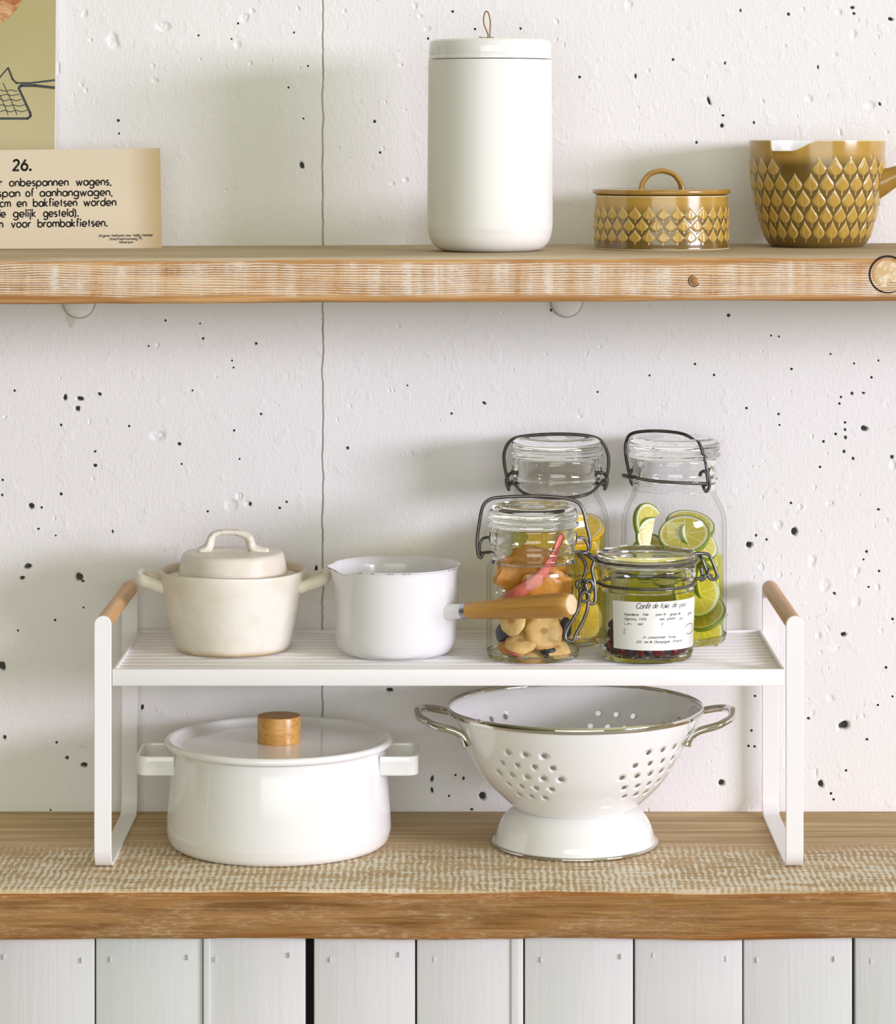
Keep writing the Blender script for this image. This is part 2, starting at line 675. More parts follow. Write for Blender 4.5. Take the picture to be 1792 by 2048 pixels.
def mat_card():
    m = NT('aged_card')
    v = m.coord()
    x = m.xyz(v)[0]
    n = m.noise(v, 14, 5, 0.6)
    f = m.noise(v, 900, 2)
    edge = m.ramp(m.math('ADD', x, m.math('MULTIPLY', n, 0.02)), -0.022, 0.012, 0.0, 1.0)
    c = m.mix(f, srgb(208, 194, 168), srgb(218, 205, 180))
    c = m.mix(edge, c, srgb(184, 160, 118))
    m.color(c)
    m.set(Roughness=0.8)
    return m.m


def mat_poster():
    m = NT('olive_print_paper')
    v = m.coord()
    z = m.xyz(v)[2]
    n = m.noise(v, 25, 4)
    c = m.mix(m.ramp(m.math('ADD', z, m.math('MULTIPLY', n, 0.03)), 0.06, 0.22), srgb(200, 189, 148), srgb(180, 170, 118))
    m.color(c)
    m.set(Roughness=0.5)
    return m.m


def mat_bread():
    m = NT('printed_bread')
    v = m.coord()
    n = m.noise(m.coord((1, 1, 2.6)), 70, 5, 0.65, 1.0)
    m.color(m.mix(m.ramp(n, 0.32, 0.66), srgb(168, 92, 40), srgb(226, 186, 134)))
    m.set(Roughness=0.5)
    return m.m


def mat_chip():
    m = NT('dried_banana')
    v = m.coord()
    xyz = m.xyz(v)
    rad = m.math('SQRT', m.math('ADD', m.math('MULTIPLY', xyz[0], xyz[0]), m.math('MULTIPLY', xyz[1], xyz[1])))
    n = m.noise(v, 260, 4)
    c = m.mix(n, srgb(214, 170, 96), srgb(240, 212, 150))
    c = m.mix(m.ramp(m.math('ADD', rad, m.math('MULTIPLY', n, 0.004)), 0.0035, 0.0065, 0.6, 0.0), c, srgb(150, 98, 52))
    c = m.mix(m.ramp(rad, 0.0115, 0.0135, 0.0, 0.7), c, srgb(205, 150, 70))
    m.color(c)
    m.set(Roughness=0.45)
    m.bump(n, 0.4, 0.0008)
    return m.m


M = {}
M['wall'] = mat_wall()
M['plank_front'] = mat_plank_front()
M['plank_top'] = mat_plank_top()
M['counter_top'] = mat_counter_top()
M['counter_back'] = mat_plank_top('worktop_back_wood', (172, 144, 104), (210, 186, 146))
M['counter_front'] = mat_counter_front()
M['board'] = mat_board()
M['dark'] = simple('dark_gap', (0.01, 0.01, 0.01), 0.9)
M['steel_white'] = simple('white_powder_coat', (0.87, 0.86, 0.865), 0.38, vary=0.01)
M['enamel'] = simple('white_enamel', (0.86, 0.86, 0.85), 0.09, vary=0.01, coat=0.3)
M['enamel_cool'] = simple('cool_white_enamel', (0.84, 0.835, 0.855), 0.16, vary=0.01, coat=0.2)
M['enamel_chip'] = simple('worn_rim_enamel', srgb(120, 112, 116), 0.5)
M['ceramic_matte'] = simple('off_white_ceramic', (0.84, 0.835, 0.80), 0.33, vary=0.015)
M['lid_gloss'] = simple('off_white_gloss', (0.84, 0.84, 0.81), 0.14, vary=0.01, coat=0.3)
M['grip'] = mat_wood('pale_oak_grip', (204, 154, 98), (230, 188, 134), 'Y')
M['pan_wood'] = mat_wood('honey_wood_handle', (184, 130, 62), (214, 164, 92), 'X', 160, 0.35)
M['endgrain'] = simple('cut_wood_end', srgb(232, 208, 170), 0.6, vary=0.15, vscale=200)
M['knob'] = mat_wood('golden_wood_knob', (186, 132, 62), (214, 166, 92), 'X', 300, 0.3)
M['knob_top'] = mat_wood('golden_wood_knob_end', (150, 108, 60), (168, 124, 74), 'X', 300, 0.45)
M['chrome'] = simple('chrome', (0.62, 0.60, 0.55), 0.07, 1.0, vary=0.05)
M['wire'] = simple('dark_steel_wire', (0.12, 0.115, 0.10), 0.42, 0.75, vary=0.3, vscale=150)
M['wire_grey'] = simple('grey_steel_wire', (0.19, 0.185, 0.18), 0.34, 0.9, vary=0.25, vscale=150)
M['ferrule'] = simple('ferrule_metal', (0.45, 0.48, 0.52), 0.3, 1.0, vary=0.1)
M['glass'] = mat_glass()
M['jar_wall'] = mat_jar_wall()
M['stone'] = mat_stoneware()
M['glaze'] = mat_leafglaze()
M['glaze_plain'] = simple('ochre_glaze', srgb(164, 126, 54), 0.2, vary=0.12, vscale=60, coat=0.4)
M['glaze_white'] = simple('white_inner_glaze', (0.85, 0.85, 0.83), 0.15, vary=0.02)
M['cord'] = simple('tan_cord', srgb(150, 122, 82), 0.7, vary=0.15, vscale=300)
M['card'] = mat_card()
M['ink'] = simple('black_print', (0.012, 0.011, 0.01), 0.7)
M['ink_pen'] = simple('dark_pen_ink', (0.035, 0.033, 0.03), 0.7)
M['poster'] = mat_poster()
M['poster_edge'] = simple('white_paper', (0.82, 0.82, 0.80), 0.6)
M['bread'] = mat_bread()
M['grill'] = simple('printed_grill_grey', srgb(62, 66, 68), 0.5, vary=0.2, vscale=80)
M['paper'] = simple('white_label_paper', (0.86, 0.855, 0.83), 0.7, vary=0.03, vscale=60)
M['lime_liquid'] = mat_liquid('lime_syrup', (0.905, 0.90, 0.12), 70)
M['lemon_liquid'] = mat_liquid('lemon_syrup', (0.955, 0.93, 0.25), 60)
M['lime_flesh'] = mat_citrus('lime_flesh', srgb(200, 192, 72), srgb(224, 214, 116), srgb(240, 236, 200))
M['lime_rind'] = simple('lime_rind', srgb(134, 160, 52), 0.3, vary=0.25, vscale=120, bump=0.3, bscale=700)
M['lemon_flesh'] = mat_citrus('lemon_flesh', srgb(236, 196, 40), srgb(250, 222, 96), srgb(250, 244, 216), 10)
M['lemon_rind'] = simple('lemon_rind', srgb(238, 184, 28), 0.35, vary=0.15, vscale=120, bump=0.3, bscale=700)
M['orange_rind'] = simple('orange_peel', srgb(226, 158, 30), 0.35, vary=0.15, vscale=120, bump=0.3, bscale=700)
M['chip'] = mat_chip()
M['mango'] = simple('dried_mango', srgb(212, 146, 52), 0.35, vary=0.25, vscale=120, bump=0.4, bscale=300, bdist=0.001)
M['papaya'] = simple('dried_red_papaya', srgb(226, 122, 104), 0.35, vary=0.22, vscale=200, bump=0.5, bscale=400, bdist=0.001)
M['prune'] = simple('dark_dried_plum', srgb(52, 50, 56), 0.35, vary=0.4, vscale=150, bump=0.5, bscale=250, bdist=0.001)
M['cranberry'] = simple('dried_cranberry', srgb(112, 26, 34), 0.28, vary=0.4, vscale=150, bump=0.5, bscale=300, bdist=0.001)
M['date'] = simple('dried_dark_red_fruit', srgb(104, 34, 26), 0.3, vary=0.3, vscale=150, bump=0.5, bscale=250, bdist=0.001)

# ------------------------------------------------------------------ setting: wall
WALL_Y = 0.212
PITS_DARK = [
 (130,795,4,6),(160,797,7,4),(155,817,5,5),(199,788,4,3),(122,850,2.2,2.2),(258,852,2,2),(29,781,2,2),(331,641,2,2),(400,647,1.5,1.5),
 (406,677,2,2),(297,692,1.6,1.6),(512,687,2.6,2.6),(464,721,1.6,1.6),(467,735,1.6,1.6),(385,781,1.6,1.6),(522,828,2,2),(468,861,2,2),
 (358,888,4,3),(363,928,1.6,1.6),(479,918,1.6,1.6),(190,903,2.5,1.5),(190,931,4,3),(62,1012,6,6),(83,1015,2,2),(122,988,2.5,2.5),
 (76,1058,3,1.7),(111,1071,1.6,1.6),(225,1063,2,3),(55,1133,8,4.5),(44,1156,4.5,3.5),(158,1154,7,8),(166,1162,2,2),(500,1008,3,4),
 (415,1023,2,2),(559,1016,2.2,2.2),(573,1004,3,2),(632,1137,3,5.5),(5,960,2,2),(4,990,2,2),(3,1332,7,9),
 (1159,154,2.6,2.6),(1271,152,2.2,4.5),(1450,126,2,3),(1577,28,3,3),(1781,38,5,3),(1481,21,2,3),(1393,285,2.6,2.6),(1446,231,2.5,1.7),
 (1418,202,2.4,9),(1346,119,2.6,2.6),(1508,245,2,3),(1636,134,1.5,4),(1760,208,2,4),(1705,15,4,3),(1708,27,3,2.4),(1444,251,4,4),
 (1457,631,3.2,3.2),(1428,750,2,2),(1542,671,1.6,1.6),(1558,673,1.6,1.6),(1583,738,2.2,2),(1661,708,1.6,1.6),(1708,727,1.6,1.6),
 (1757,721,1.6,1.6),(1743,755,2,2),(1704,787,2.7,3.2),(1727,786,3,2),(1682,794,2,2),(1679,807,2,2),(1690,845,2,2),(1690,859,2,2.4),
 (1671,868,2.2,2.2),(1647,883,2.2,2.2),(1691,875,3,3.5),(1728,857,7,5),(1688,903,2.8,3),(1706,917,2.8,3),(1784,914,3.5,3.5),(1493,816,2,2),
 (1557,828,2,2),(1559,850,1.6,1.6),(1640,934,2,2),(1582,1006,2,2),(1757,1019,3,2.2),(1512,1071,2,3),(1533,1079,2,2),(1498,1090,6,6),
 (1589,1063,6,8),(1733,1103,2.2,2.2),(1758,1142,2,2),(1727,1119,1.6,1.6),
 (1687,1269,6,4),(1669,1187,3,2.5),(1737,1174,1.8,1.8),(1617,1437,3,2.5),(1688,1451,11,7.5),(1642,1568,5.5,7.5),(1662,1587,2.2,2.2),
 (1667,1599,2,2),(1692,1541,2.2,2.2),(1772,1335,2.2,2.2),(1785,1393,1.8,1.8),(1756,1410,2,2),(1734,1479,3,2.5),(1785,1238,2.2,2.2),
 (110,1240,2,2),(36,1261,1.7,1.7),(167,1215,1.7,1.7),(9,1475,3.5,4),(113,1485,2,2),(134,1516,3.7,3.2),(168,1530,7,4),(284,1415,3,5),
 (101,1620,1.6,1.6),(588,65,1.6,1.6),(577,175,1.8,1.8),(604,331,4.5,7),(749,243,3.2,2.7),(760,305,2,2),(856,77,2,2),(607,237,1.6,1.6),
 (616,132,1.6,1.6),(968,806,4.5,2.4),(903,827,2,2),(815,771,1.4,1.4),(1195,784,1.7,1.7),(1299,751,1.7,1.7),(1390,728,2,2),(695,896,3,3),
 (1102,620,2,3),(864,1558,3,6.5),(864,1581,2.5,6),(911,1550,1.8,1.8),(927,1557,2.4,3.5),(965,1593,7,8),(943,1619,3,2.5),(898,1592,1.8,1.8),
 (1443,1566,6,6),(780,1380,7,4),(236,241,2.8,2.8),(238,267,1.8,1.8),(397,71,1.8,1.8),(476,47,1.8,1.8),(463,78,1.5,1.5),(1396,1296,3,3),
 (905,23,3,2.2),(950,58,2,2),(1041,57,2,2.6),(1510,1392,2,2),(1509,1493,2,2),(1497,1492,2,2),(1503,1461,2,2)]
PITS_PAINTED = [
 (315,872,14,10),(462,1010,13,11),(478,992,7,7),(495,1008,8,6),(315,691,4,5),(186,958,3,4),(10,834,4,3),
 (1258,9,7,8),(1113,43,4,6),(1606,18,4,4),(1677,25,7,6),(1707,68,6,9),(1756,74,3,5),(1671,109,5,5),(1618,197,8,7),(1740,210,11,8),
 (1113,80,2.5,4),(1128,90,2.5,5),(1296,142,4,4),(1570,92,3,3),(1525,203,4,5),(1680,265,3,8),(1774,264,4,4),
 (1786,930,6,9),(1660,1006,9,5),(1557,1050,8,9),(1600,1013,5,6),(1630,975,3,5),(1625,1122,7,12),(1714,1142,5,9),(1650,1172,10,12),
 (1523,1134,5,6),(1560,1150,4,5),(1773,1040,4,4),(1624,873,2.5,5),(1713,1205,8,9),(1755,1175,5,7),(1637,1271,5,7),(1661,1396,8,6),
 (1625,1428,3,8),(1726,1432,4,4),(1762,1262,4,6),(1656,1256,2.5,7),(1632,1545,3,9),(596,17,3,6),(689,22,4,4),(830,12,5,6),(840,32,5,4),
 (855,58,7,4),(599,137,3,3),(802,130,4,3),(785,367,4,4),(811,360,6,5),(169,28,6,8),(327,53,16,9),(227,82,11,16),(490,36,8,10),(505,22,5,6),
 (475,90,7,8),(500,127,5,5),(306,131,4,4),(310,161,7,5),(181,80,4,4),(117,137,3,12),(163,170,4,4),(172,181,4,5),(400,119,3,3),(550,345,2,3),
 (820,908,8,6),(797,653,4,4),(452,381,4,4),(1005,625,3,4),(787,781,2,5),(1160,833,4,3),(165,1498,9,7)]


def build_wall():
    rnd = random.Random(3)
    k = (D0 + WALL_Y) / F
    pits = []
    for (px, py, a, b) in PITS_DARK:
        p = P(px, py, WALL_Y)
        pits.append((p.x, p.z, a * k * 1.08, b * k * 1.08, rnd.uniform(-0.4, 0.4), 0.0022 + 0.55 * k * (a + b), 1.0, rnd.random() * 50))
    for (px, py, a, b) in PITS_PAINTED:
        p = P(px, py, WALL_Y)
        pits.append((p.x, p.z, a * k, b * k, rnd.uniform(-0.5, 0.5), 0.0008 + 0.085 * k * (a + b), 0.0, rnd.random() * 50))
    for i in range(420):                                          # pinholes and nicks
        px, py = rnd.uniform(-60, 1850), rnd.uniform(-40, 1640)
        if rnd.random() > 0.35 + 0.65 * (px / 1800) ** 2:
            continue
        p = P(px, py, WALL_Y)
        s = rnd.uniform(1.0, 2.6)
        pits.append((p.x, p.z, s * k, s * k * rnd.uniform(0.8, 2.4), rnd.uniform(-0.6, 0.6), 0.0009, 0.0, rnd.random() * 50))
    pts = []
    x0, x1 = -0.46, 0.46
    z0, z1 = CT - 0.02, ZC + 0.40
    nx, nz = 110, 136
    for i in range(nx + 1):
        for j in range(nz + 1):
            jx = 0 if i in (0, nx) else rnd.uniform(-0.3, 0.3)
            jz = 0 if j in (0, nz) else rnd.uniform(-0.3, 0.3)
            pts.append((x0 + (x1 - x0) * (i + jx) / nx, z0 + (z1 - z0) * (j + jz) / nz))
    for (x, z, a, b, rot, dep, bare, sd) in pits:
        n = 10 if max(a, b) < 0.0012 else 18
        rings = (1.9, 1.5, 1.25, 1.0, 0.72, 0.4) if n == 18 else (1.8, 1.3, 0.9, 0.5)
        for q in rings:
            for i in range(n):
                t = 2 * PI * (i + 0.5 * (q < 1)) / n
                rr = q * (1 + 0.28 * noise.noise(Vector((math.cos(t) * 1.3 + sd, math.sin(t) * 1.3, sd))))
                u, w = a * rr * math.cos(t), b * rr * math.sin(t)
                pts.append((x + u * math.cos(rot) - w * math.sin(rot), z + u * math.sin(rot) + w * math.cos(rot)))
        pts.append((x, z))
    seam_x = P(645, 0, WALL_Y).x

    def seam(z):
        return seam_x + 0.0013 * noise.noise(Vector((z * 55, 3.1, 0))) + 0.0006 * noise.noise(Vector((z * 260, 9.1, 0)))
    zz = z0
    while zz < z1:
        c = seam(zz)
        for q in (-0.0026, -0.0011, 0.0, 0.0011, 0.0026):
            pts.append((c + q, zz))
        zz += 0.0021
    pts = [(x, z) for x, z in pts if x0 <= x <= x1 and z0 <= z <= z1]
    res = delaunay_2d_cdt([Vector(p) for p in pts], [], [], 0, 1e-5)
    V2, Fc = res[0], res[2]
    xs = np.array([v.x for v in V2])
    zs = np.array([v.y for v in V2])
    depth = np.zeros(len(xs))
    pit_shadeA = np.zeros(len(xs))
    for (x, z, a, b, rot, dep, bare, sd) in pits:
        R = max(a, b) * 2.0
        idx = np.nonzero((np.abs(xs - x) < R) & (np.abs(zs - z) < R))[0]
        for i in idx:
            dx, dz = xs[i] - x, zs[i] - z
            u = dx * math.cos(rot) + dz * math.sin(rot)
            w = -dx * math.sin(rot) + dz * math.cos(rot)
            t = math.atan2(w / b, u / a)
            rr = math.hypot(u / a, w / b) / (1 + 0.28 * noise.noise(Vector((math.cos(t) * 1.3 + sd, math.sin(t) * 1.3, sd))))
            if rr < 1.2:
                s = min(max((1.2 - rr) / 0.62, 0), 1)
                s = s * s * (3 - 2 * s)
                if not bare:
                    s *= 0.75 + 0.5 * noise.noise(Vector((dx * 600, dz * 600, sd)))
                depth[i] = max(depth[i], dep * s)
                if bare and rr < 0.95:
                    pit_shadeA[i] = 1.0  # marks pit interiors for the painted shade
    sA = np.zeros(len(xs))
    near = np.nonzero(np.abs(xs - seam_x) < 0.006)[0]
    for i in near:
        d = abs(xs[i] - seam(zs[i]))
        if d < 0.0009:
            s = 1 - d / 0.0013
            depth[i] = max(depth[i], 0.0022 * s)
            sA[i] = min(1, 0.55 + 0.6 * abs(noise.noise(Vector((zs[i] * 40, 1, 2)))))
    V = [(xs[i], depth[i], zs[i]) for i in range(len(xs))]
    Fc = [tuple(f) for f in Fc]
    # plain surround, out to the room's width and height
    X0, X1, Z0, Z1 = -2.4, 2.4, 0.0, 2.6
    o = len(V)
    V += [(X0, 0, Z0), (x0, 0, Z0), (x1, 0, Z0), (X1, 0, Z0), (X0, 0, z0), (x0, 0, z0), (x1, 0, z0), (X1, 0, z0),
          (X0, 0, z1), (x0, 0, z1), (x1, 0, z1), (X1, 0, z1), (X0, 0, Z1), (x0, 0, Z1), (x1, 0, Z1), (X1, 0, Z1)]
    for r in range(3):
        for c in range(3):
            if r == 1 and c == 1:
                continue
            a = o + r * 4 + c
            Fc.append((a, a + 1, a + 5, a + 4))
    # back face of the wall
    o = len(V)
    V += [(X0, 0.12, Z0), (X1, 0.12, Z0), (X1, 0.12, Z1), (X0, 0.12, Z1)]
    Fc.append((o, o + 3, o + 2, o + 1))
    me = mesh_from(V, Fc)
    n = len(V)
    for nm, arr in (('bare', pit_shadeA), ('seam', sA)):
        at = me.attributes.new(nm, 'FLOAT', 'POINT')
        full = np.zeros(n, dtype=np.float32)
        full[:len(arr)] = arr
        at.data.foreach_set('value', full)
    bm = bmesh.new()
    bm.from_mesh(me)
    for f in bm.faces:
        f.normal_update()
        if f.normal.y > 0 and f.calc_center_median().y < 0.1:
            f.normal_flip()
    bm.to_mesh(me)
    bm.free()
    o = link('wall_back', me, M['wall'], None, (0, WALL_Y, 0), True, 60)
    o['kind'] = 'structure'
    return o


build_wall()
# tie-hole plugs of the cast wall, half hidden behind the shelf
for (px, py, rp, lab) in ((158, 604, 33, 'round white plaster plug in the wall under the left end of the shelf'),
                          (1133, 602, 33, 'round white plaster plug in the wall under the shelf right of centre')):
    p = P(px, py, WALL_Y)
    r = rp * (D0 + WALL_Y) / F
    me = lathe([(0, 0.0066), (r * 0.66, 0.0062), (r * 0.80, 0.0052), (r * 0.90, 0.0036), (r * 0.965, 0.0018), (r, 0.0003), (r * 1.02, 0.0003), (r * 1.02, -0.004), (0, -0.004)], 64)
    me.transform(Matrix.Rotation(PI / 2, 4, 'X'))
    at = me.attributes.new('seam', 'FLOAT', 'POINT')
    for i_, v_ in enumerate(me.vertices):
        at.data[i_].value = 0.85 if math.hypot(v_.co.x, v_.co.z) > r * 0.955 else 0.0  # joint line, darkened as painted shade round the plug's edge
    o = link('wall_plug', me, M['wall'], None, p)
    tag(o, lab, 'wall plug')

mb = MB()
mb.box((-2.4, -4.2, -0.05), (2.4, WALL_Y + 0.12, 0.0))
o = mb.build('floor', simple('grey_floor', (0.42, 0.38, 0.32), 0.6, vary=0.1, vscale=4))
o['kind'] = 'structure'


# ------------------------------------------------------------------ planks
def plank(x0, x1, y0, y1, z0, z1, amp, seed, nxs=160, round_=0.004, slope=0.0):
    """board with worn, slightly wavy arrises; returns mesh with slots 0 = top and rest, 1 = front"""
    sec = []
    ny, nz, nr = 8, 6, 4
    r = round_
    for i in range(ny + 1):
        sec.append((y1 - (y1 - y0 - r) * i / ny, z1, 0))
    for i in range(1, nr + 1):
        a = PI / 2 * i / nr
        sec.append((y0 + r - r * math.sin(a), z1 - r + r * math.cos(a), 0 if i <= 2 else 1))
    for i in range(1, nz + 1):
        sec.append((y0, z1 - r - (z1 - z0 - 2 * r) * i / nz, 1))
    for i in range(1, nr + 1):
        a = PI / 2 * i / nr
        sec.append((y0 + r - r * math.cos(a), z0 + r - r * math.sin(a), 1))
    sec.append((y1, z0, 0))
    m = len(sec)
    V, Fc, mi = [], [], []
    for i in range(nxs + 1):
        x = x0 + (x1 - x0) * i / nxs
        for (y, z, s) in sec:
            fy = min(max((y0 + 0.03 - y) / 0.03, 0), 1)
            top = (z > z1 - r * 0.6)
            ny_ = amp * fy * (noise.noise(Vector((x * 9, z * 25, seed))) + 0.5 * noise.noise(Vector((x * 34, z * 60, seed + 5))))
            nz_ = amp * 0.8 * fy * (noise.noise(Vector((x * 8, 3.3 if top else 7.7, seed + 9))) + 0.4 * noise.noise(Vector((x * 40, 1.3 if top else 5.7, seed))))
            if top:
                nz_ = min(nz_, 0) * (1 if y < y0 + 0.008 else 0)
            V.append((x, y + ny_, z + nz_ + slope * x))
    for i in range(nxs):
        for j in range(m):
            k = (j + 1) % m
            Fc.append((i * m + j, i * m + k, (i + 1) * m + k, (i + 1) * m + j))
            mi.append(1 if (sec[j][2] == 1 and sec[k][2] == 1) else 0)
    Fc.append(tuple(range(m)))
    Fc.append(tuple((nxs * m + j) for j in reversed(range(m))))
    mi += [0, 0]
    me = mesh_from(V, Fc)
    me.polygons.foreach_set('material_index', mi)
    return recalc(me)


# ---- worktop: front plank, narrow strip at the wall
ct = thing('worktop', 'thick weathered wooden worktop carrying the white kitchen stand', 'worktop', (0, 0, CT))
link('front_plank', plank(-0.75, 0.75, -0.065, 0.1395, -0.0385, 0.0, 0.0022, 2.0, 220), [M['counter_top'], M['counter_front']], ct, angle=50)
link('back_plank', plank(-0.75, 0.75, 0.1428, WALL_Y, -0.03, 0.0, 0.0004, 8.0, 60, 0.0015), [M['counter_back'], M['counter_back']], ct, angle=50)

# ---- shelf
ST = ZC - 0.0919
SLOPE = math.tan(math.radians(0.22))


def shelf_z(x):
    return ST + SLOPE * x


sh = thing('wall_shelf', 'thick wooden wall shelf with worn white striped front edge', 'shelf', (0, 0, ST))
link('plank', plank(-0.75, 0.75, -0.050, WALL_Y, -0.0355, 0.0, 0.0012, 11.0, 220, 0.004, SLOPE), [M['plank_top'], M['plank_front']], sh, angle=50)
# round branch end set in the front edge, and a small knot
p = P(1776, 549, -0.050) - Vector((0, 0, ST))
me = lathe([(0, 0.0006), (0.0098, 0.0007), (0.0125, 0.0004), (0.0134, -0.0008), (0.0134, -0.004), (0, -0.004)], 64)
me.transform(Matrix.Rotation(PI / 2, 4, 'X'))
mbp = NT('branch_end_grain')
v = mbp.coord()
xyz = mbp.xyz(v)
rad = mbp.math('SQRT', mbp.math('ADD', mbp.math('MULTIPLY', xyz[0], xyz[0]), mbp.math('MULTIPLY', xyz[2], xyz[2])))
rn = mbp.noise(v, 220, 4, 0.6, 1.0)
rings = mbp.math('SINE', mbp.math('MULTIPLY', mbp.math('ADD', rad, mbp.math('MULTIPLY', rn, 0.0012)), 2 * PI / 0.0011))
c_ = mbp.mix(mbp.ramp(rings, -1, 1, 0, 0.35), srgb(214, 184, 138), srgb(190, 150, 98))
c_ = mbp.mix(mbp.ramp(mbp.noise(v, 160, 3), 0.45, 0.62, 0.0, 0.8), c_, srgb(236, 224, 200))
c_ = mbp.mix(mbp.ramp(rad, 0.0098, 0.0118, 0.0, 0.85), c_, srgb(190, 140, 82))
mbp.color(c_)
mbp.set(Roughness=0.7)
link('branch_end', me, mbp.m, sh, p + Vector((0, 0.0006, 0)))
mb = MB()
mb.tube([(0.0141 * math.cos(a), 0, 0.0141 * math.sin(a)) for a in [2 * PI * i / 40 for i in range(40)]], 0.0008, 8, True, 2)
link('bark_ring', mb.mesh(), simple('dark_bark', srgb(52, 36, 26), 0.9, vary=0.4, vscale=400), sh, p + Vector((0, 0.0004, 0)))
me = lathe([(0, 0.0012), (0.0026, 0.0010), (0.0038, 0.0), (0.0042, -0.003), (0, -0.003)], 24)
me.transform(Matrix.Rotation(PI / 2, 4, 'X'))
link('knot', me, simple('knot_wood', srgb(176, 122, 72), 0.7, vary=0.35, vscale=500), sh, P(1388, 562, -0.050) - Vector((0, 0, ST)))
mb = MB()
mb.tube([(0.0042 * math.cos(a), 0, 0.0042 * math.sin(a)) for a in [PI * 0.55 + 1.35 * PI * i / 20 for i in range(20)]], 0.0004, 8, False, 2)
link('knot_rim', mb.mesh(), simple('knot_dark', srgb(70, 50, 34), 0.9), sh, P(1388, 562, -0.0505) - Vector((0, 0, ST)))

# ---- cabinet front of white boards below the worktop
CY = -0.048
cab = thing('cabinet', 'white painted board cabinet front under the wooden worktop', 'cabinet', (0, CY, 0))
edges = [-250, -30, 190, 407, 619, 832, 1048, 1268, 1486, 1706, 1925, 2140]
bx_ = [P(e, 1900, CY).x for e in edges]
gap = 0.0012
doors = ([], [])
for i in range(len(bx_) - 1):
    a, b = bx_[i] + gap / 2, bx_[i + 1] - gap / 2
    if edges[i + 1] == 619:
        b -= 0.0028
    if edges[i] == 619:
        a += 0.0028
    if edges[i] == 1706:
        a += 0.001
    doors[0 if edges[i] < 619 else 1].append((a, b))
rnd = random.Random(5)
for k, lst in enumerate(doors):
    mb = MB()
    for (a, b) in lst:
        yo = rnd.uniform(-0.0008, 0.0008)
        mb.box((a, yo, 0.06), (b, yo + 0.018, CT - 0.0392))
    me = mb.mesh(0.0011, 2)
    dr = link('door_panel', me, M['board'], cab, angle=50)
    for (a, b) in lst:
        for q in (0.14, 0.86):
            x = a + (b - a) * (q + rnd.uniform(-0.03, 0.03))
            z = CT - 0.0385 - 0.0175 + rnd.uniform(-0.003, 0.002)
            nb = MB()
            nb.tube([(x, -0.0007, z - 0.0017), (x + 0.0003, -0.0008, z), (x, -0.0007, z + 0.0017)], 0.0009, 8, False, 4, 1.0, 0.8)
            nb.build('nail_head', M['board'], dr)
mb = MB()
mb.box((bx_[0], 0.02, 0.0), (bx_[-1], 0.04, CT - 0.042))
mb.build('backing', M['dark'], cab)
mb = MB()
mb.box((bx_[2] + 0.085, 0.0, 0.0), (bx_[-1], 0.018, 0.058))
mb.box((bx_[0], 0.0, 0.0), (bx_[2] + 0.083, 0.018, 0.058))
mb.build('plinth', M['board'], cab, bevel=0.001)
# the strip between second and third board, slightly proud bead
mb = MB()
xb = P(416, 1900, CY).x
mb.box((xb - 0.0035, -0.0022, 0.06), (xb + 0.0022, 0.0005, CT - 0.0392))
xb = P(1032, 1900, CY).x
mb.box((xb - 0.004, -0.002, 0.06), (xb + 0.003, 0.0005, CT - 0.0392))
mb.build('bead_strip', M['board'], cab, bevel=0.0008)

# ------------------------------------------------------------------ kitchen stand
XL0, XL1 = P(188, 0, 0).x, P(222.5, 0, 0).x
XR0, XR1 = P(1572, 0, 0).x, P(1607, 0, 0).x
SD, SH_, TH = 0.198, 0.2003, 0.0026
RT = 0.1565                                   # height of the wire deck above the worktop
stand = thing('kitchen_stand', 'white steel kitchen stand with slatted deck and wooden grips on the worktop', 'kitchen stand', (0, 0, CT))


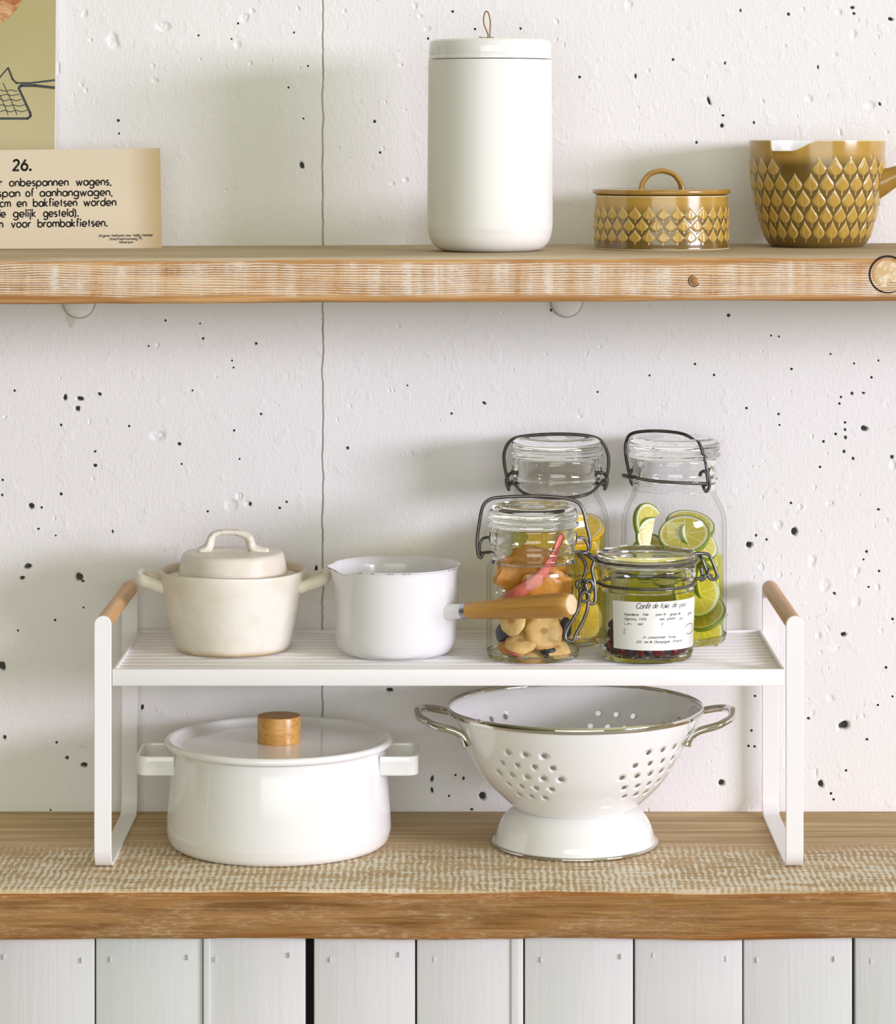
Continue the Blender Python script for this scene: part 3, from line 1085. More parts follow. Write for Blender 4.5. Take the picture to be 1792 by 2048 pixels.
def side_frame(xa, xb):
    w = xb - xa
    r = w / 2
    xc = (xa + xb) / 2
    mb = MB()
    # bent strip: front post down, rounded corners, floor bar, back post
    R = 0.016
    path = []
    path.append((0.0, SH_ - r))
    path.append((0.0, R))
    for i in range(1, 9):
        a = PI / 2 * i / 8
        path.append((R - R * math.cos(a), R - R * math.sin(a)))
    path.append((SD - R, 0.0))
    for i in range(1, 9):
        a = PI / 2 * i / 8
        path.append((SD - R + R * math.sin(a), R - R * math.cos(a)))
    path.append((SD, SH_ - r))
    n = len(path)
    V, Fc = [], []
    for i, (y, z) in enumerate(path):
        a = path[max(i - 1, 0)]
        b = path[min(i + 1, n - 1)]
        ty, tz = b[0] - a[0], b[1] - a[1]
        L = math.hypot(ty, tz)
        ny, nz = -tz / L, ty / L               # towards the inside of the loop
        for (x, q) in ((xa, 0), (xb, 0), (xb, TH), (xa, TH)):
            V.append((x, y + ny * q, z + nz * q))
    for i in range(n - 1):
        for k in range(4):
            l = (k + 1) % 4
            Fc.append((i * 4 + k, i * 4 + l, i * 4 + 4 + l, i * 4 + 4 + k))
    mb.add(V, Fc)
    # domed ends capping the grip
    for y0 in (0.0, SD - TH):
        m = 20
        base = len(mb.v)
        ring = [(xa, SH_ - r)] + [(xc - r * math.cos(PI * i / m), SH_ - r + r * math.sin(PI * i / m)) for i in range(1, m)] + [(xb, SH_ - r)]
        vv = [(x, y0, z) for x, z in ring] + [(x, y0 + TH, z) for x, z in ring]
        k = len(ring)
        ff = [tuple(range(k)), tuple(reversed(range(k, 2 * k)))]
        for i in range(k - 1):
            ff.append((i, k + i, k + i + 1, i + 1))
        mb.add(vv, ff)
    me = mb.mesh()
    bm = bmesh.new()
    bm.from_mesh(me)
    bmesh.ops.remove_doubles(bm, verts=bm.verts, dist=1e-6)
    bmesh.ops.recalc_face_normals(bm, faces=bm.faces)
    bm.to_mesh(me)
    bm.free()
    fr = link('side_frame', me, M['steel_white'], stand, angle=35)
    bvm = fr.modifiers.new('bevel', 'BEVEL')
    bvm.width = 0.0005
    bvm.segments = 2
    bvm.limit_method = 'ANGLE'
    bvm.angle_limit = math.radians(50)
    g = MB()
    gr = r * 0.985
    pts = [(xc, TH + 0.0001, SH_ - r), (xc, SD * 0.5, SH_ - r), (xc, SD - TH - 0.0001, SH_ - r)]
    V, Fc = [], []
    for i in range(25):
        y = TH + (SD - 2 * TH) * i / 24
        for k in range(32):
            a = 2 * PI * k / 32
            V.append((xc + gr * math.cos(a), y, SH_ - r + gr * math.sin(a)))
    for i in range(24):
        for k in range(32):
            l = (k + 1) % 32
            Fc.append((i * 32 + k, i * 32 + l, i * 32 + 32 + l, i * 32 + 32 + k))
    g.add(V, Fc)
    g.build('grip', M['grip'], stand)


side_frame(XL0, XL1)
side_frame(XR0, XR1)
DX0, DX1 = XL1 + 0.0008, XR0 - 0.0008
mb = MB()
mb.box((DX0, 0.0008, RT - 0.0115), (DX1, 0.0038, RT + 0.0017))
mb.box((DX0, SD - 0.0038, RT - 0.0115), (DX1, SD - 0.0008, RT + 0.0017))
mb.box((DX0, 0.0036, RT - 0.0115), (DX0 + 0.0026, SD - 0.0036, RT + 0.0017))
mb.box((DX1 - 0.0026, 0.0036, RT - 0.0115), (DX1, SD - 0.0036, RT + 0.0017))
mb.build('deck_frame', M['steel_white'], stand, bevel=0.0006, seg=2)
mb = MB()
NW = 12
for i in range(NW):
    y = 0.0038 + (SD - 0.0076) * (i + 0.5) / NW
    mb.tube([(DX0 + 0.0027, y, RT - 0.0042), (DX1 - 0.0027, y, RT - 0.0042)], 0.0042, 16, False, 0, 1.0, 1.1)
mb.build('slats', M['steel_white'], stand)
DECK = CT + RT


# ------------------------------------------------------------------ canister on the shelf
def canister():
    Y = 0.066
    x = P(980, 0, Y).x
    c = thing('storage_canister', 'tall off-white lidded canister with cord loop on the shelf', 'canister', (x, Y, shelf_z(x)))
    R1, R0 = 0.0500, 0.0508
    H = 0.1545
    out = [(0, 0.0), (0.034, 0.0), (0.040, 0.0012), (0.0450, 0.0045), (0.0485, 0.0098), (0.0502, 0.0165), (R0, 0.024), (0.0507, 0.06), (R1, H - 0.004), (R1, H)]
    inn = [(0.0465, H), (0.0465, 0.03), (0.040, 0.006), (0, 0.005)]
    link('body', lathe([(0, 0), (0.034, 0)] + smooth_prof(out[1:8], 4)[1:] + out[8:] + inn, 128), M['ceramic_matte'], c, angle=60)
    h = H + 0.0006
    lid = [(0, h), (0.0497, h), (0.0503, h + 0.0006), (0.0503, h + 0.0019), (0.0495, h + 0.0026), (0.0495, h + 0.0034), (0.0497, h + 0.0040),
           (0.0495, h + 0.0118), (0.0488, h + 0.0142), (0.0472, h + 0.0156), (0.044, h + 0.0160), (0, h + 0.0163)]
    link('lid', lathe(lid, 128), M['lid_gloss'], c, angle=30)
    zt = h + 0.0163
    mb = MB()
    mb.tube([(-0.004, 0, zt + 0.0003), (-0.0015, -0.001, zt + 0.003), (-0.005, -0.001, zt + 0.013), (-0.0045, -0.001, zt + 0.0205), (-0.0028, -0.001, zt + 0.0225),
             (-0.0010, -0.001, zt + 0.0205), (0.0003, -0.001, zt + 0.013), (-0.0002, -0.001, zt + 0.004), (0.0005, 0, zt + 0.0003)], 0.0006, 10)
    mb.tube([(-0.0085, -0.001, zt + 0.0016), (-0.005, -0.0015, zt + 0.0010), (0.0005, -0.0015, zt + 0.0010), (0.003, -0.001, zt + 0.0012)], 0.0006, 8)
    mb.build('cord_loop', M['cord'], c)


canister()


# ------------------------------------------------------------------ ochre stoneware with leaf relief
def leaf_value(s, t, nrow, tall):
    """s: cells around, t: rows up from the pattern foot. Returns (relief, ridge)."""
    best, rid = 0.0, 0.0
    for row in range(nrow):
        off = 0.5 * (row % 2)
        u = (s + off) % 1.0 - 0.5
        v = (t - row) / tall
        if v < 0 or v > 1:
            continue
        if v < 0.15:
            w = 0.042
        elif v < 0.40:
            q = (v - 0.15) / 0.25
            w = 0.042 + 0.395 * math.sin(q * PI / 2) ** 0.8
        else:
            q = (v - 0.40) / 0.60
            w = 0.437 * (0.5 + 0.5 * math.cos(PI * q ** 0.80)) + 0.018 * (1 - q)
        d = (w - abs(u))
        if d > 0:
            r = min(d / 0.12, 1.0)
            rd = math.exp(-((d - 0.035) / 0.04) ** 2)
            if v < 0.16:
                rd = 0.75
            elif v > 0.86:
                rd = max(rd, 0.7)
            elif abs(u) < 0.03:
                rd = max(rd, 0.35)
                r *= 0.75
            if r > best:
                best = r
                rid = rd
    return best, rid


def relief_body(prof_fn, H, t0, t1, ncell, nrow, tall, amp, seg, nz, phase=0.0, plain_top=True, hook=None):
    """outer skin of a pot (foot to rim) with leaf relief; attributes leaf / ridge / plain / pale"""
    V, Fc, L, Rg, Pl, Pa = [], [], [], [], [], []
    for j in range(nz + 1):
        z = H * j / nz
        r0 = prof_fn(z)
        for i in range(seg):
            th = 2 * PI * i / seg
            lf = rg = 0.0
            if t0 <= z <= t1:
                rows_h = (t1 - t0) / (nrow - 1 + tall)
                sc = ncell * th / (2 * PI) + phase
                nr = nrow
                if hook and hook(2 * PI * (math.floor(sc) + 0.5 - phase) / ncell):
                    nr = nrow - 1                 # no leaf right under the pouring lip
                lf, rg = leaf_value(sc, (z - t0) / rows_h, nr, tall)
            r = r0 + amp * lf
            V.append([r * math.cos(th), r * math.sin(th), z])
            L.append(lf)
            Rg.append(rg)
            Pl.append(min(max((z - t1 + 0.009) / 0.010, 0), 1) * (1 if plain_top else 0))
            Pa.append(0.0)
    for j in range(nz):
        for i in range(seg):
            k = (i + 1) % seg
            Fc.append((j * seg + i, j * seg + k, (j + 1) * seg + k, (j + 1) * seg + i))
    return V, Fc, L, Rg, Pl, Pa


def put_attrs(me, **kw):
    n = len(me.vertices)
    for nm, arr in kw.items():
        at = me.attributes.new(nm, 'FLOAT', 'POINT')
        full = np.zeros(n, dtype=np.float32)
        full[:len(arr)] = arr
        at.data.foreach_set('value', full)


def add_lathe_to(V, Fc, prof, seg, start_ring=None):
    """continue a revolved skin from ring indices; prof ends on the axis"""
    prev = start_ring
    for r, z in prof:
        if r < 1e-7:
            c = len(V)
            V.append([0, 0, z])
            for i in range(seg):
                Fc.append((prev[i], prev[(i + 1) % seg], c))
            return
        ring = list(range(len(V), len(V) + seg))
        for i in range(seg):
            t = 2 * PI * i / seg
            V.append([r * math.cos(t), r * math.sin(t), z])
        for i in range(seg):
            k = (i + 1) % seg
            Fc.append((prev[i], prev[k], ring[k], ring[i]))
        prev = ring


def ochre_pot():
    Y = 0.106
    x = P(1323, 0, Y).x
    t = thing('lidded_pot', 'low ochre ceramic pot with leaf relief and arched lid handle on the shelf', 'pot', (x, Y, shelf_z(x)))
    H = 0.0440

    def prof(z):
        return 0.0552 + 0.0016 * math.exp(-z / 0.004) - 0.0004 * (z / H) + (-0.0012 * math.exp(-z / 0.0008))
    seg, nz = 720, 110
    V, Fc, L, R, Pl, Pa = relief_body(prof, H, 0.0045, 0.0365, 30, 3, 1.5, 0.0007, seg, nz, 0.2)
    for j in range(nz + 1):
        z = H * j / nz
        pv = 0.85 if z < 0.0012 else (0.5 if z > H - 0.001 else 0.0)
        for i in range(seg):
            Pa[j * seg + i] = pv
    top = list(range(nz * seg, nz * seg + seg))
    add_lathe_to(V, Fc, [(0.0535, H + 0.0004), (0.0515, H), (0.0512, 0.01), (0.046, 0.004), (0, 0.0035)], seg, top)
    bot = list(range(seg))
    add_lathe_to(V, Fc, [(0.050, 0.0), (0, 0.0006)], seg, bot)
    me = recalc(mesh_from(V, Fc))
    put_attrs(me, leaf=L, ridge=R, plain=Pl, pale=Pa)
    link('body', me, M['glaze'], t, angle=60)
    h = H + 0.0005
    lid = [(0, h), (0.0535, h), (0.0562, h + 0.0007), (0.0567, h + 0.0020), (0.0567, h + 0.0034), (0.0562, h + 0.0044), (0.0548, h + 0.0046), (0.050, h + 0.0042), (0, h + 0.0048)]
    lo = link('lid', lathe(lid, 128), M['glaze_plain'], t, angle=40)
    zt = h + 0.0044
    mb = MB()
    xs = 0.0165
    mb.tube([(-xs, 0, zt - 0.0005), (-xs + 0.001, 0, zt + 0.005), (-xs + 0.006, 0, zt + 0.0118), (-0.003, 0, zt + 0.0148), (0.003, 0, zt + 0.0148),
             (xs - 0.006, 0, zt + 0.0118), (xs - 0.001, 0, zt + 0.005), (xs, 0, zt - 0.0005)], 0.0031, 18, False, 10, 0.8, 1.5, up=(0, 0.02, 1))
    mb.build('handle', M['glaze_plain'], lo)


def ochre_pan():
    Y = 0.138
    x = P(1634, 0, Y).x
    t = thing('sauce_pan', 'ochre ceramic saucepan with leaf relief, pouring lip and side handle on the shelf', 'saucepan', (x, Y, shelf_z(x)))
    H = 0.0885
    R1 = 0.0567

    def prof(z):
        q = z / H
        r = 0.0405 + (R1 - 0.0405) * (1 - (1 - q) ** 2.1)
        return r - 0.0035 * math.exp(-z / 0.0022)
    seg, nz = 720, 190
    lip = math.radians(-90 - 27)

    def lipf(th):
        d = (th - lip + PI) % (2 * PI) - PI
        q = d / 0.39
        if abs(q) >= 1:
            return 0.0
        a = min((q + 1) / 0.22, 1)
        b = 1 - min(max((q + 0.05) / 1.05, 0), 1)
        return (a * a * (3 - 2 * a)) * (b * b * (3 - 2 * b))

    def hook(th):
        return abs((th - lip - 0.05 + PI) % (2 * PI) - PI) < 0.21
    V, Fc, L, R, Pl, Pa = relief_body(prof, H, 0.0045, 0.0765, 26, 5, 1.5, 0.0008, seg, nz, 0.35, True, hook)
    for j in range(nz + 1):
        z = H * j / nz
        for i in range(seg):
            Pa[j * seg + i] = 0.8 if z > H - 0.0008 else 0.0
    nout = len(V)
    top = list(range(nz * seg, nz * seg + seg))
    n_f0 = len(Fc)
    ip = [(prof(z) - 0.0036, z) for z in (H * 0.999, H * 0.97, H * 0.94, H * 0.9, H * 0.8, H * 0.6, H * 0.4, H * 0.2, H * 0.08)] + [(0.03, 0.005), (0, 0.005)]
    add_lathe_to(V, Fc, [(R1 - 0.0015, H + 0.0003)] + ip, seg, top)
    n_f1 = len(Fc)
    bot = list(range(seg))
    add_lathe_to(V, Fc, [(0.035, 0.0), (0, 0.0006)], seg, bot)
    for v in V:                                   # pull the rim down and out into the pouring lip
        k = min(max((v[2] - 0.066) / (H - 0.066), 0), 1)
        if k > 0:
            th = math.atan2(v[1], v[0])
            f = lipf(th) * k * k
            v[2] -= 0.0088 * f
            v[0] *= 1 + 0.05 * f
            v[1] *= 1 + 0.05 * f
    me = mesh_from(V, Fc)
    mi = [1 if n_f0 + seg <= q < n_f1 else 0 for q in range(len(Fc))]
    me.polygons.foreach_set('material_index', mi)
    me = recalc(me)
    put_attrs(me, leaf=L, ridge=R, plain=Pl, pale=Pa)
    link('body', me, [M['glaze'], M['glaze_white']], t, angle=60)
    # unglazed foot ring
    link('foot_ring', lathe([(0.0355, 0.0001), (0.0372, 0.0001), (0.0380, 0.0010), (0.0374, 0.0018), (0.0352, 0.0018)], 96), M['endgrain'], t)
    mb = MB()
    a = math.radians(-14)
    d = Vector((math.cos(a), math.sin(a), 0))
    pts = [d * 0.0455 + Vector((0, 0, 0.0505)), d * 0.054 + Vector((0, 0, 0.054)), d * 0.062 + Vector((0, 0, 0.0575)), d * 0.074 + Vector((0, 0, 0.0625)), d * 0.095 + Vector((0, 0, 0.068)), d * 0.118 + Vector((0, 0, 0.0715))]
    mb.tube(pts, lambda q: 0.0132 - 0.0062 * min(q * 1.7, 1.0) + 0.002 * max(q - 0.7, 0), 24, False, 8, 1.0, 0.9)
    mb.build('handle', M['glaze_plain'], t)


ochre_pot()
ochre_pan()


# ------------------------------------------------------------------ lettering in strokes
def arc(cx, cy, rx, ry, a0, a1, n=14):
    return [(cx + rx * math.cos(math.radians(a0 + (a1 - a0) * i / n)), cy + ry * math.sin(math.radians(a0 + (a1 - a0) * i / n))) for i in range(n + 1)]


def glyph(ch):
    O = arc(.5, .5, .5, .5, 0, 360, 24)
    dot = lambda x, y: arc(x, y, .05, .05, 0, 360, 8)
    arch = [(0, 0), (0, 1)], [(0, .55)] + arc(.4, .58, .4, .42, 180, 0, 12) + [(.8, 0)]
    G = {
        'o': (1.0, [O]), 'a': (1.0, [O, [(1, 0), (1, 1)]]), 'b': (1.0, [O, [(0, 0), (0, 1.65)]]), 'd': (1.0, [O, [(1, 0), (1, 1.65)]]),
        'p': (1.0, [O, [(0, -.6), (0, 1)]]), 'q': (1.0, [O, [(1, -.6), (1, 1)]]),
        'g': (1.0, [O, [(1, 1), (1, -.2)] + arc(.5, -.2, .5, .38, 0, -155, 12)]),
        'e': (1.0, [[(.02, .47), (1, .47)] + arc(.5, .5, .5, .5, 0, 315, 22)]), 'c': (.86, [arc(.5, .5, .5, .5, 45, 315, 20)]),
        'n': (.8, list(arch)), 'h': (.8, [[(0, 0), (0, 1.65)], arch[1]]),
        'm': (1.4, [[(0, 0), (0, 1)], [(0, .55)] + arc(.35, .6, .35, .4, 180, 0, 10) + [(.7, 0)], [(.7, .55)] + arc(1.05, .6, .35, .4, 180, 0, 10) + [(1.4, 0)]]),
        'r': (.45, [[(0, 0), (0, 1)], [(0, .5)] + arc(.42, .55, .42, .43, 180, 75, 8)]),
        's': (.62, [arc(.32, .74, .28, .26, 40, 240, 10) + arc(.3, .27, .3, .27, 62, -140, 10)]),
        't': (.5, [[(.25, 0), (.25, 1.4)], [(0, .95), (.5, .95)]]), 'f': (.55, [[(.2, 0), (.2, 1.3)] + arc(.45, 1.35, .25, .28, 170, 60, 8), [(0, .95), (.5, .95)]]),
        'i': (.12, [[(.06, 0), (.06, 1)], dot(.06, 1.4)]), 'j': (.14, [[(.07, -.6), (.07, 1)], dot(.07, 1.4)]), 'l': (.12, [[(.06, 0), (.06, 1.65)]]),
        'k': (.72, [[(0, 0), (0, 1.65)], [(.66, 1), (.05, .5), (.72, 0)]]),
        'u': (.8, [[(0, 1), (0, .42)] + arc(.4, .42, .4, .42, 180, 360, 12) + [(.8, 1)]]),
        'v': (.86, [[(0, 1), (.43, 0), (.86, 1)]]), 'w': (1.4, [[(0, 1), (.38, 0), (.7, .9), (1.02, 0), (1.4, 1)]]),
        'y': (.86, [[(0, 1), (.43, 0)], [(.86, 1), (.2, -.6)]]), 'z': (.7, [[(0, 1), (.7, 1), (0, 0), (.7, 0)]]),
        '.': (.2, [dot(.1, .05)]), ',': (.2, [[(.15, .12), (.02, -.28)]]), ')': (.35, [arc(-.35, .6, .6, 1.15, 52, -52, 14)]),
        '2': (1.0, [arc(.5, 1.15, .43, .42, 165, -30, 12) + [(.02, 0), (1.0, 0)]]), '6': (1.05, [arc(.52, .48, .48, .48, 0, 360, 24), [(.1, .7), (.72, 1.62)]]),
        '7': (.9, [[(0, 1.55), (.9, 1.55), (.3, 0)]]), '9': (1.05, [arc(.52, 1.05, .48, .48, 0, 360, 24), [(.94, .85), (.3, 0)]]), '3': (.8, [arc(.35, 1.15, .38, .36, 140, -80, 10), arc(.38, .4, .42, .4, 80, -140, 12)]),
        'U': (1.0, [[(0, 1.55), (0, .5)] + arc(.5, .5, .5, .5, 180, 360, 12) + [(1, 1.55)]]), 'V': (1.2, [[(0, 1.55), (.6, 0), (1.2, 1.55)]]),
        'H': (1.1, [[(0, 0), (0, 1.55)], [(1.1, 0), (1.1, 1.55)], [(0, .8), (1.1, .8)]]), 'C': (1.2, [arc(.75, .78, .75, .78, 45, 315, 20)]),
        'I': (.3, [[(.1, 0), (.2, 1.5)]]), 'A': (1.2, [[(0, 0), (.6, 1.55), (1.2, 0)], [(.25, .5), (.95, .5)]]), 'P': (.8, [[(0, 0), (0, 1.55), (.4, 1.55)] + arc(.4, 1.15, .4, .4, 90, -90, 10) + [(0, .75)]]),
    }
    return G[ch]


def word_strokes(txt, track=0.34):
    x, out = 0.0, []
    for ch in txt:
        if ch == ' ':
            x += 0.75
            continue
        w, st = glyph(ch)
        for s in st:
            out.append([(px + x, py) for px, py in s])
        x += w + track
    return out, max(x - track, 0.01)


def ribbon(mb, pts, w, fn):
    """flat stroke of half width w through 2-D pts, mapped to 3-D by fn"""
    def disc(c):
        n = 8
        mb.add([fn(c[0], c[1])] + [fn(c[0] + w * math.cos(2 * PI * i / n), c[1] + w * math.sin(2 * PI * i / n)) for i in range(n)],
               [(0, 1 + i, 1 + (i + 1) % n) for i in range(n)])
    for (a, b) in zip(pts[:-1], pts[1:]):
        dx, dy = b[0] - a[0], b[1] - a[1]
        L = math.hypot(dx, dy)
        if L < 1e-9:
            continue
        nx, ny = -dy / L * w, dx / L * w
        k = max(1, int(L / (w * 6)))
        for i in range(k):
            p = (a[0] + dx * i / k, a[1] + dy * i / k)
            q = (a[0] + dx * (i + 1) / k, a[1] + dy * (i + 1) / k)
            mb.add([fn(p[0] + nx, p[1] + ny), fn(p[0] - nx, p[1] - ny), fn(q[0] - nx, q[1] - ny), fn(q[0] + nx, q[1] + ny)], [(0, 1, 2, 3)])
    for c in pts[1:-1]:
        disc(c)


def set_word(mb, txt, x0, x1, y, xh, w, fn, shear=0.0, track=0.34, wob=0.0):
    """word between x0 and x1 on baseline y, x-height xh (all in surface units)"""
    st, L = word_strokes(txt, track)
    k = (x1 - x0) / L
    for s in st:
        ribbon(mb, [(x0 + px * k + shear * py * xh, y + py * xh) for px, py in s], w, fn)


# ------------------------------------------------------------------ card and print standing on the shelf
def paper_things():
    # -- card
    yaw = math.radians(7)
    corner = P(324, 493.5, 0.150)
    corner.z = shelf_z(corner.x) + 0.0002
    c = thing('text_card', 'aged beige card with black printed Dutch text leaning at the shelf left end', 'card', corner, yaw)
    lean = math.radians(9)
    kk = (D0 + 0.150) / F
    kx = kk / math.cos(yaw) * 1.0
    kz = kk / math.cos(lean)
    CW = 560 * kx

    def fn(u, v, out=0.00035):                     # u right of the corner (negative = left), v up
        return Vector((u, v * math.sin(lean) - out * math.cos(lean), v * math.cos(lean) + out * math.sin(lean)))
    hR, hL = 200 * kz, 200 * kz - CW * 0.012
    mb = MB()
    T = 0.0004
    skew = -3 * kx
    ring = [(0, 0), (skew, hR), (-CW, hL), (-CW, 0)]
    mb.add([fn(u, v, 0.0003) for u, v in ring] + [fn(u, v, -T) for u, v in ring], [(0, 1, 2, 3), (7, 6, 5, 4), (0, 4, 5, 1), (1, 5, 6, 2), (2, 6, 7, 3), (3, 7, 4, 0)])
    cm = mb.build('sheet', M['card'], c)
    ink = MB()
    tilt = 0.010

    def setp(txt, pa, pb, py, xhp, wp, track=0.34):
        u0, u1 = (pa - 324) * kx, (pb - 324) * kx
        v = (493.5 - py) * kz
        set_word(ink, txt, u0, u1, v, xhp * kz, wp * kx, lambda a, b: fn(a, b + (a + 0.05) * tilt), 0.0, track)
    setp('26.', 31, 66, 336, 13.2, 2.2, 0.34)
    B = 1.38
    for (w, a, b, y) in (('voor', -36, 9, 367.5), ('onbespannen', 24, 139, 367.5), ('wagens,', 155, 224, 367.5),
                         ('rijspan', -15, 44, 388.5), ('of', 56, 71, 388.5), ('aanhangwagen,', 84, 226, 388.5),
                         ('cm', 5.5, 26, 408.5), ('en', 39, 57, 408.5), ('bakfietsen', 71, 156, 408.5), ('worden', 170, 233, 408.5),
                         ('de', -3, 16, 429), ('gelijk', 32, 75, 429), ('gesteld).', 91, 159, 429),
                         ('en', -6, 11, 449.5), ('voor', 28, 65, 449.5), ('brombakfietsen.', 80, 216, 449.5)):
        setp(w, a, b, y, 9.6, B)
    for (w, a, b, y) in (('Uitgave', 199.5, 221, 470.5), ('Verbond', 224.5, 248, 470.5), ('voor', 251, 263, 470.5), ('Veilig', 266.5, 281, 470.5), ('Verkeer', 284.5, 306, 470.5),
                         ('Utrechtsestraatweg', 220.5, 275, 477.3), ('79,', 277.5, 286, 477.3), ('Hilversum', 240, 267, 484)):
        setp(w, a, b, y, 3.1, 0.5)
    ink.build('lettering', M['ink'], c)

    # -- print behind it
    yb = 0.190
    lean2 = math.radians(4)
    x1 = P(109.5, 0, yb).x
    x0 = x1 - 0.17
    zb = shelf_z((x0 + x1) / 2) + 0.0004
    kk2 = (D0 + yb + 0.006) / F
    Hh = 0.225
    pr = thing('picture_print', 'olive printed picture of bread and a wire grill behind the card', 'picture', (x1, yb, zb))

    def f2(u, v, out=0.0):
        return Vector((u, v * math.sin(lean2) - out, v * math.cos(lean2)))
    mb = MB()
    ring = [(0, 0), (0, Hh), (x0 - x1, Hh), (x0 - x1, 0)]
    ins = [(-0.0009, 0.0)] + [(-0.0009, Hh), (x0 - x1, Hh), (x0 - x1, 0)]
    mb.add([f2(u, v, 0.0002) for u, v in ring] + [f2(u, v, -0.0012) for u, v in ring], [(0, 1, 2, 3), (7, 6, 5, 4), (0, 4, 5, 1), (1, 5, 6, 2), (2, 6, 7, 3), (3, 7, 4, 0)])
    mb.build('sheet', M['poster_edge'], pr)
    mb = MB()
    mb.add([f2(u, v, 0.0004) for u, v in ins], [(0, 1, 2, 3)])
    mb.build('printed_area', M['poster'], pr)

    def uv(px, py):
        q = P(px, py, yb + 0.006)
        return (q.x - x1, (q.z - zb) / math.cos(lean2))
    mb = MB()
    cx, cy = uv(-62, -8)
    n = 40
    ring = []
    for i in range(n):
        a = 2 * PI * i / n
        rr = 1 + 0.08 * noise.noise(Vector((math.cos(a) * 2, math.sin(a) * 2, 4)))
        ring.append(f2(cx + 0.0440 * rr * math.cos(a), cy + 0.0270 * rr * math.sin(a), 0.0006))
    mb.add([f2(cx, cy, 0.0006)] + ring, [(0, 1 + i, 1 + (i + 1) % n) for i in range(n)])
    mb.build('printed_bread', M['bread'], pr)
    mb = MB()
    g = lambda u, v: f2(u, v, 0.0006)

    def st(pts, wpx):
        ribbon(mb, [uv(*p) for p in pts], wpx * kk2, g)
    st([(-60, 237), (55, 237), (61, 232), (60, 226), (36, 175)], 2.4)
    st([(15, 135), (24, 158), (32, 166), (60, 166), (109, 160)], 1.9)
    st([(36, 175), (42, 171), (70, 171), (109, 175.5)], 2.8)
    st([(15, 135), (-10, 165)], 1.4)
    for (a, b) in (((5, 166), (34, 230)), ((-8, 176), (16, 230)), ((-20, 186), (-2, 230)), ((-40, 190), (-24, 230))):
        st([a, ((a[0] + b[0]) / 2 + 1, (a[1] + b[1]) / 2), b], 0.8)
    for (y, xr) in ((181, 36), (190, 40), (200, 45), (211, 50), (222, 55)):
        st([(x, y + 1.4 * math.sin(x * 0.28 + y)) for x in range(-50, xr + 1, 4)], 0.8)
    mb.build('printed_grill', M['grill'], pr)


paper_things()


# ------------------------------------------------------------------ cream casserole on the stand
def donabe():
    Y = 0.108
    x = P(466, 0, Y).x
    t = thing('casserole', 'cream stoneware casserole with arched lid handle on the stand left end', 'casserole', (x, Y, DECK))
    H = 0.0662
    out = [(0.042, 0.0), (0.0452, 0.0012), (0.0472, 0.0048), (0.0495, 0.012), (0.0545, 0.0330), (0.0583, 0.050), (0.0598, 0.0575), (0.0606, 0.0632), (0.0604, 0.0655)]
    body = [(0, 0.0006), (0.040, 0.0006)] + smooth_prof(out, 5) + [(0.0590, H), (0.0572, 0.0652), (0.0562, 0.061), (0.0552, 0.0562), (0.050, 0.0555), (0.046, 0.030), (0.040, 0.006), (0, 0.005)]
    me = lathe(body, 128, lambda th, r, z: (r * math.cos(th) * (1 + 0.004 * math.sin(2 * th)), r * math.sin(th), z + 0.0005 * math.sin(3 * th + 1) * z / H))
    put_attrs(me, worn=[0.9 if (v.co.z > 0.0645 and math.hypot(v.co.x, v.co.y) < 0.0592) or (0.0555 < v.co.z < 0.0645 and math.hypot(v.co.x, v.co.y) < 0.0575) else 0.0 for v in me.vertices])
    link('body', me, M['stone'], t, angle=60)
    lid = [(0, 0.0560), (0.0545, 0.0572), (0.0552, 0.0590), (0.0540, 0.0606), (0.0475, 0.0612), (0.0452, 0.0624), (0.0443, 0.0655), (0.0422, 0.0765), (0.0412, 0.0788), (0.0398, 0.0798), (0.036, 0.0803), (0, 0.0818)]
    me = lathe(lid, 128)
    put_attrs(me, worn=[0.0] * len(me.vertices))
    lo = link('lid', me, M['stone'], t, angle=40)
    mb = MB()
    z0 = 0.0808
    mb.tube([(-0.0265, 0.0, z0 - 0.0006), (-0.0225, 0, z0 + 0.0010), (-0.0195, 0, z0 + 0.0045), (-0.0172, 0, z0 + 0.0115), (-0.0120, 0, z0 + 0.0148), (-0.003, 0, z0 + 0.0155),
             (0.006, 0, z0 + 0.0145), (0.0128, 0, z0 + 0.0110), (0.0152, 0, z0 + 0.0040), (0.0190, 0, z0 + 0.0008), (0.0275, 0, z0 - 0.0012)],
            lambda q: 0.0037 + 0.0008 * math.cos(2 * PI * q) + 0.0003 * math.sin(11 * q), 18, False, 8, 0.95, 1.45, up=(0, 0.05, 1))
    me = mb.mesh()
    put_attrs(me, worn=[0.35 if noise.noise(v.co * 260) > 0.25 else 0.0 for v in me.vertices])
    link('handle', me, M['stone'], lo, angle=60)
    for s in (-1, 1):
        mb = MB()
        zz = 0.0545
        mb.tube([(s * 0.0555, -0.0170, zz - 0.002), (s * 0.0640, -0.0165, zz + 0.0012), (s * 0.0725, -0.0158, zz + 0.0040), (s * 0.0768, -0.0100, zz + 0.0054), (s * 0.0775, 0.0, zz + 0.0056),
                 (s * 0.0768, 0.0100, zz + 0.0054), (s * 0.0725, 0.0158, zz + 0.0040), (s * 0.0640, 0.0165, zz + 0.0012), (s * 0.0555, 0.0170, zz - 0.002)], 0.0047, 16, False, 6, 1.05, 0.75, up=(0, 0, 1))
        me = mb.mesh()
        put_attrs(me, worn=[0.4 if (abs(v.co.x) > 0.079 and v.co.z > zz + 0.008) else 0.0 for v in me.vertices])
        link('side_handle', me, M['stone'], t, angle=60)


donabe()


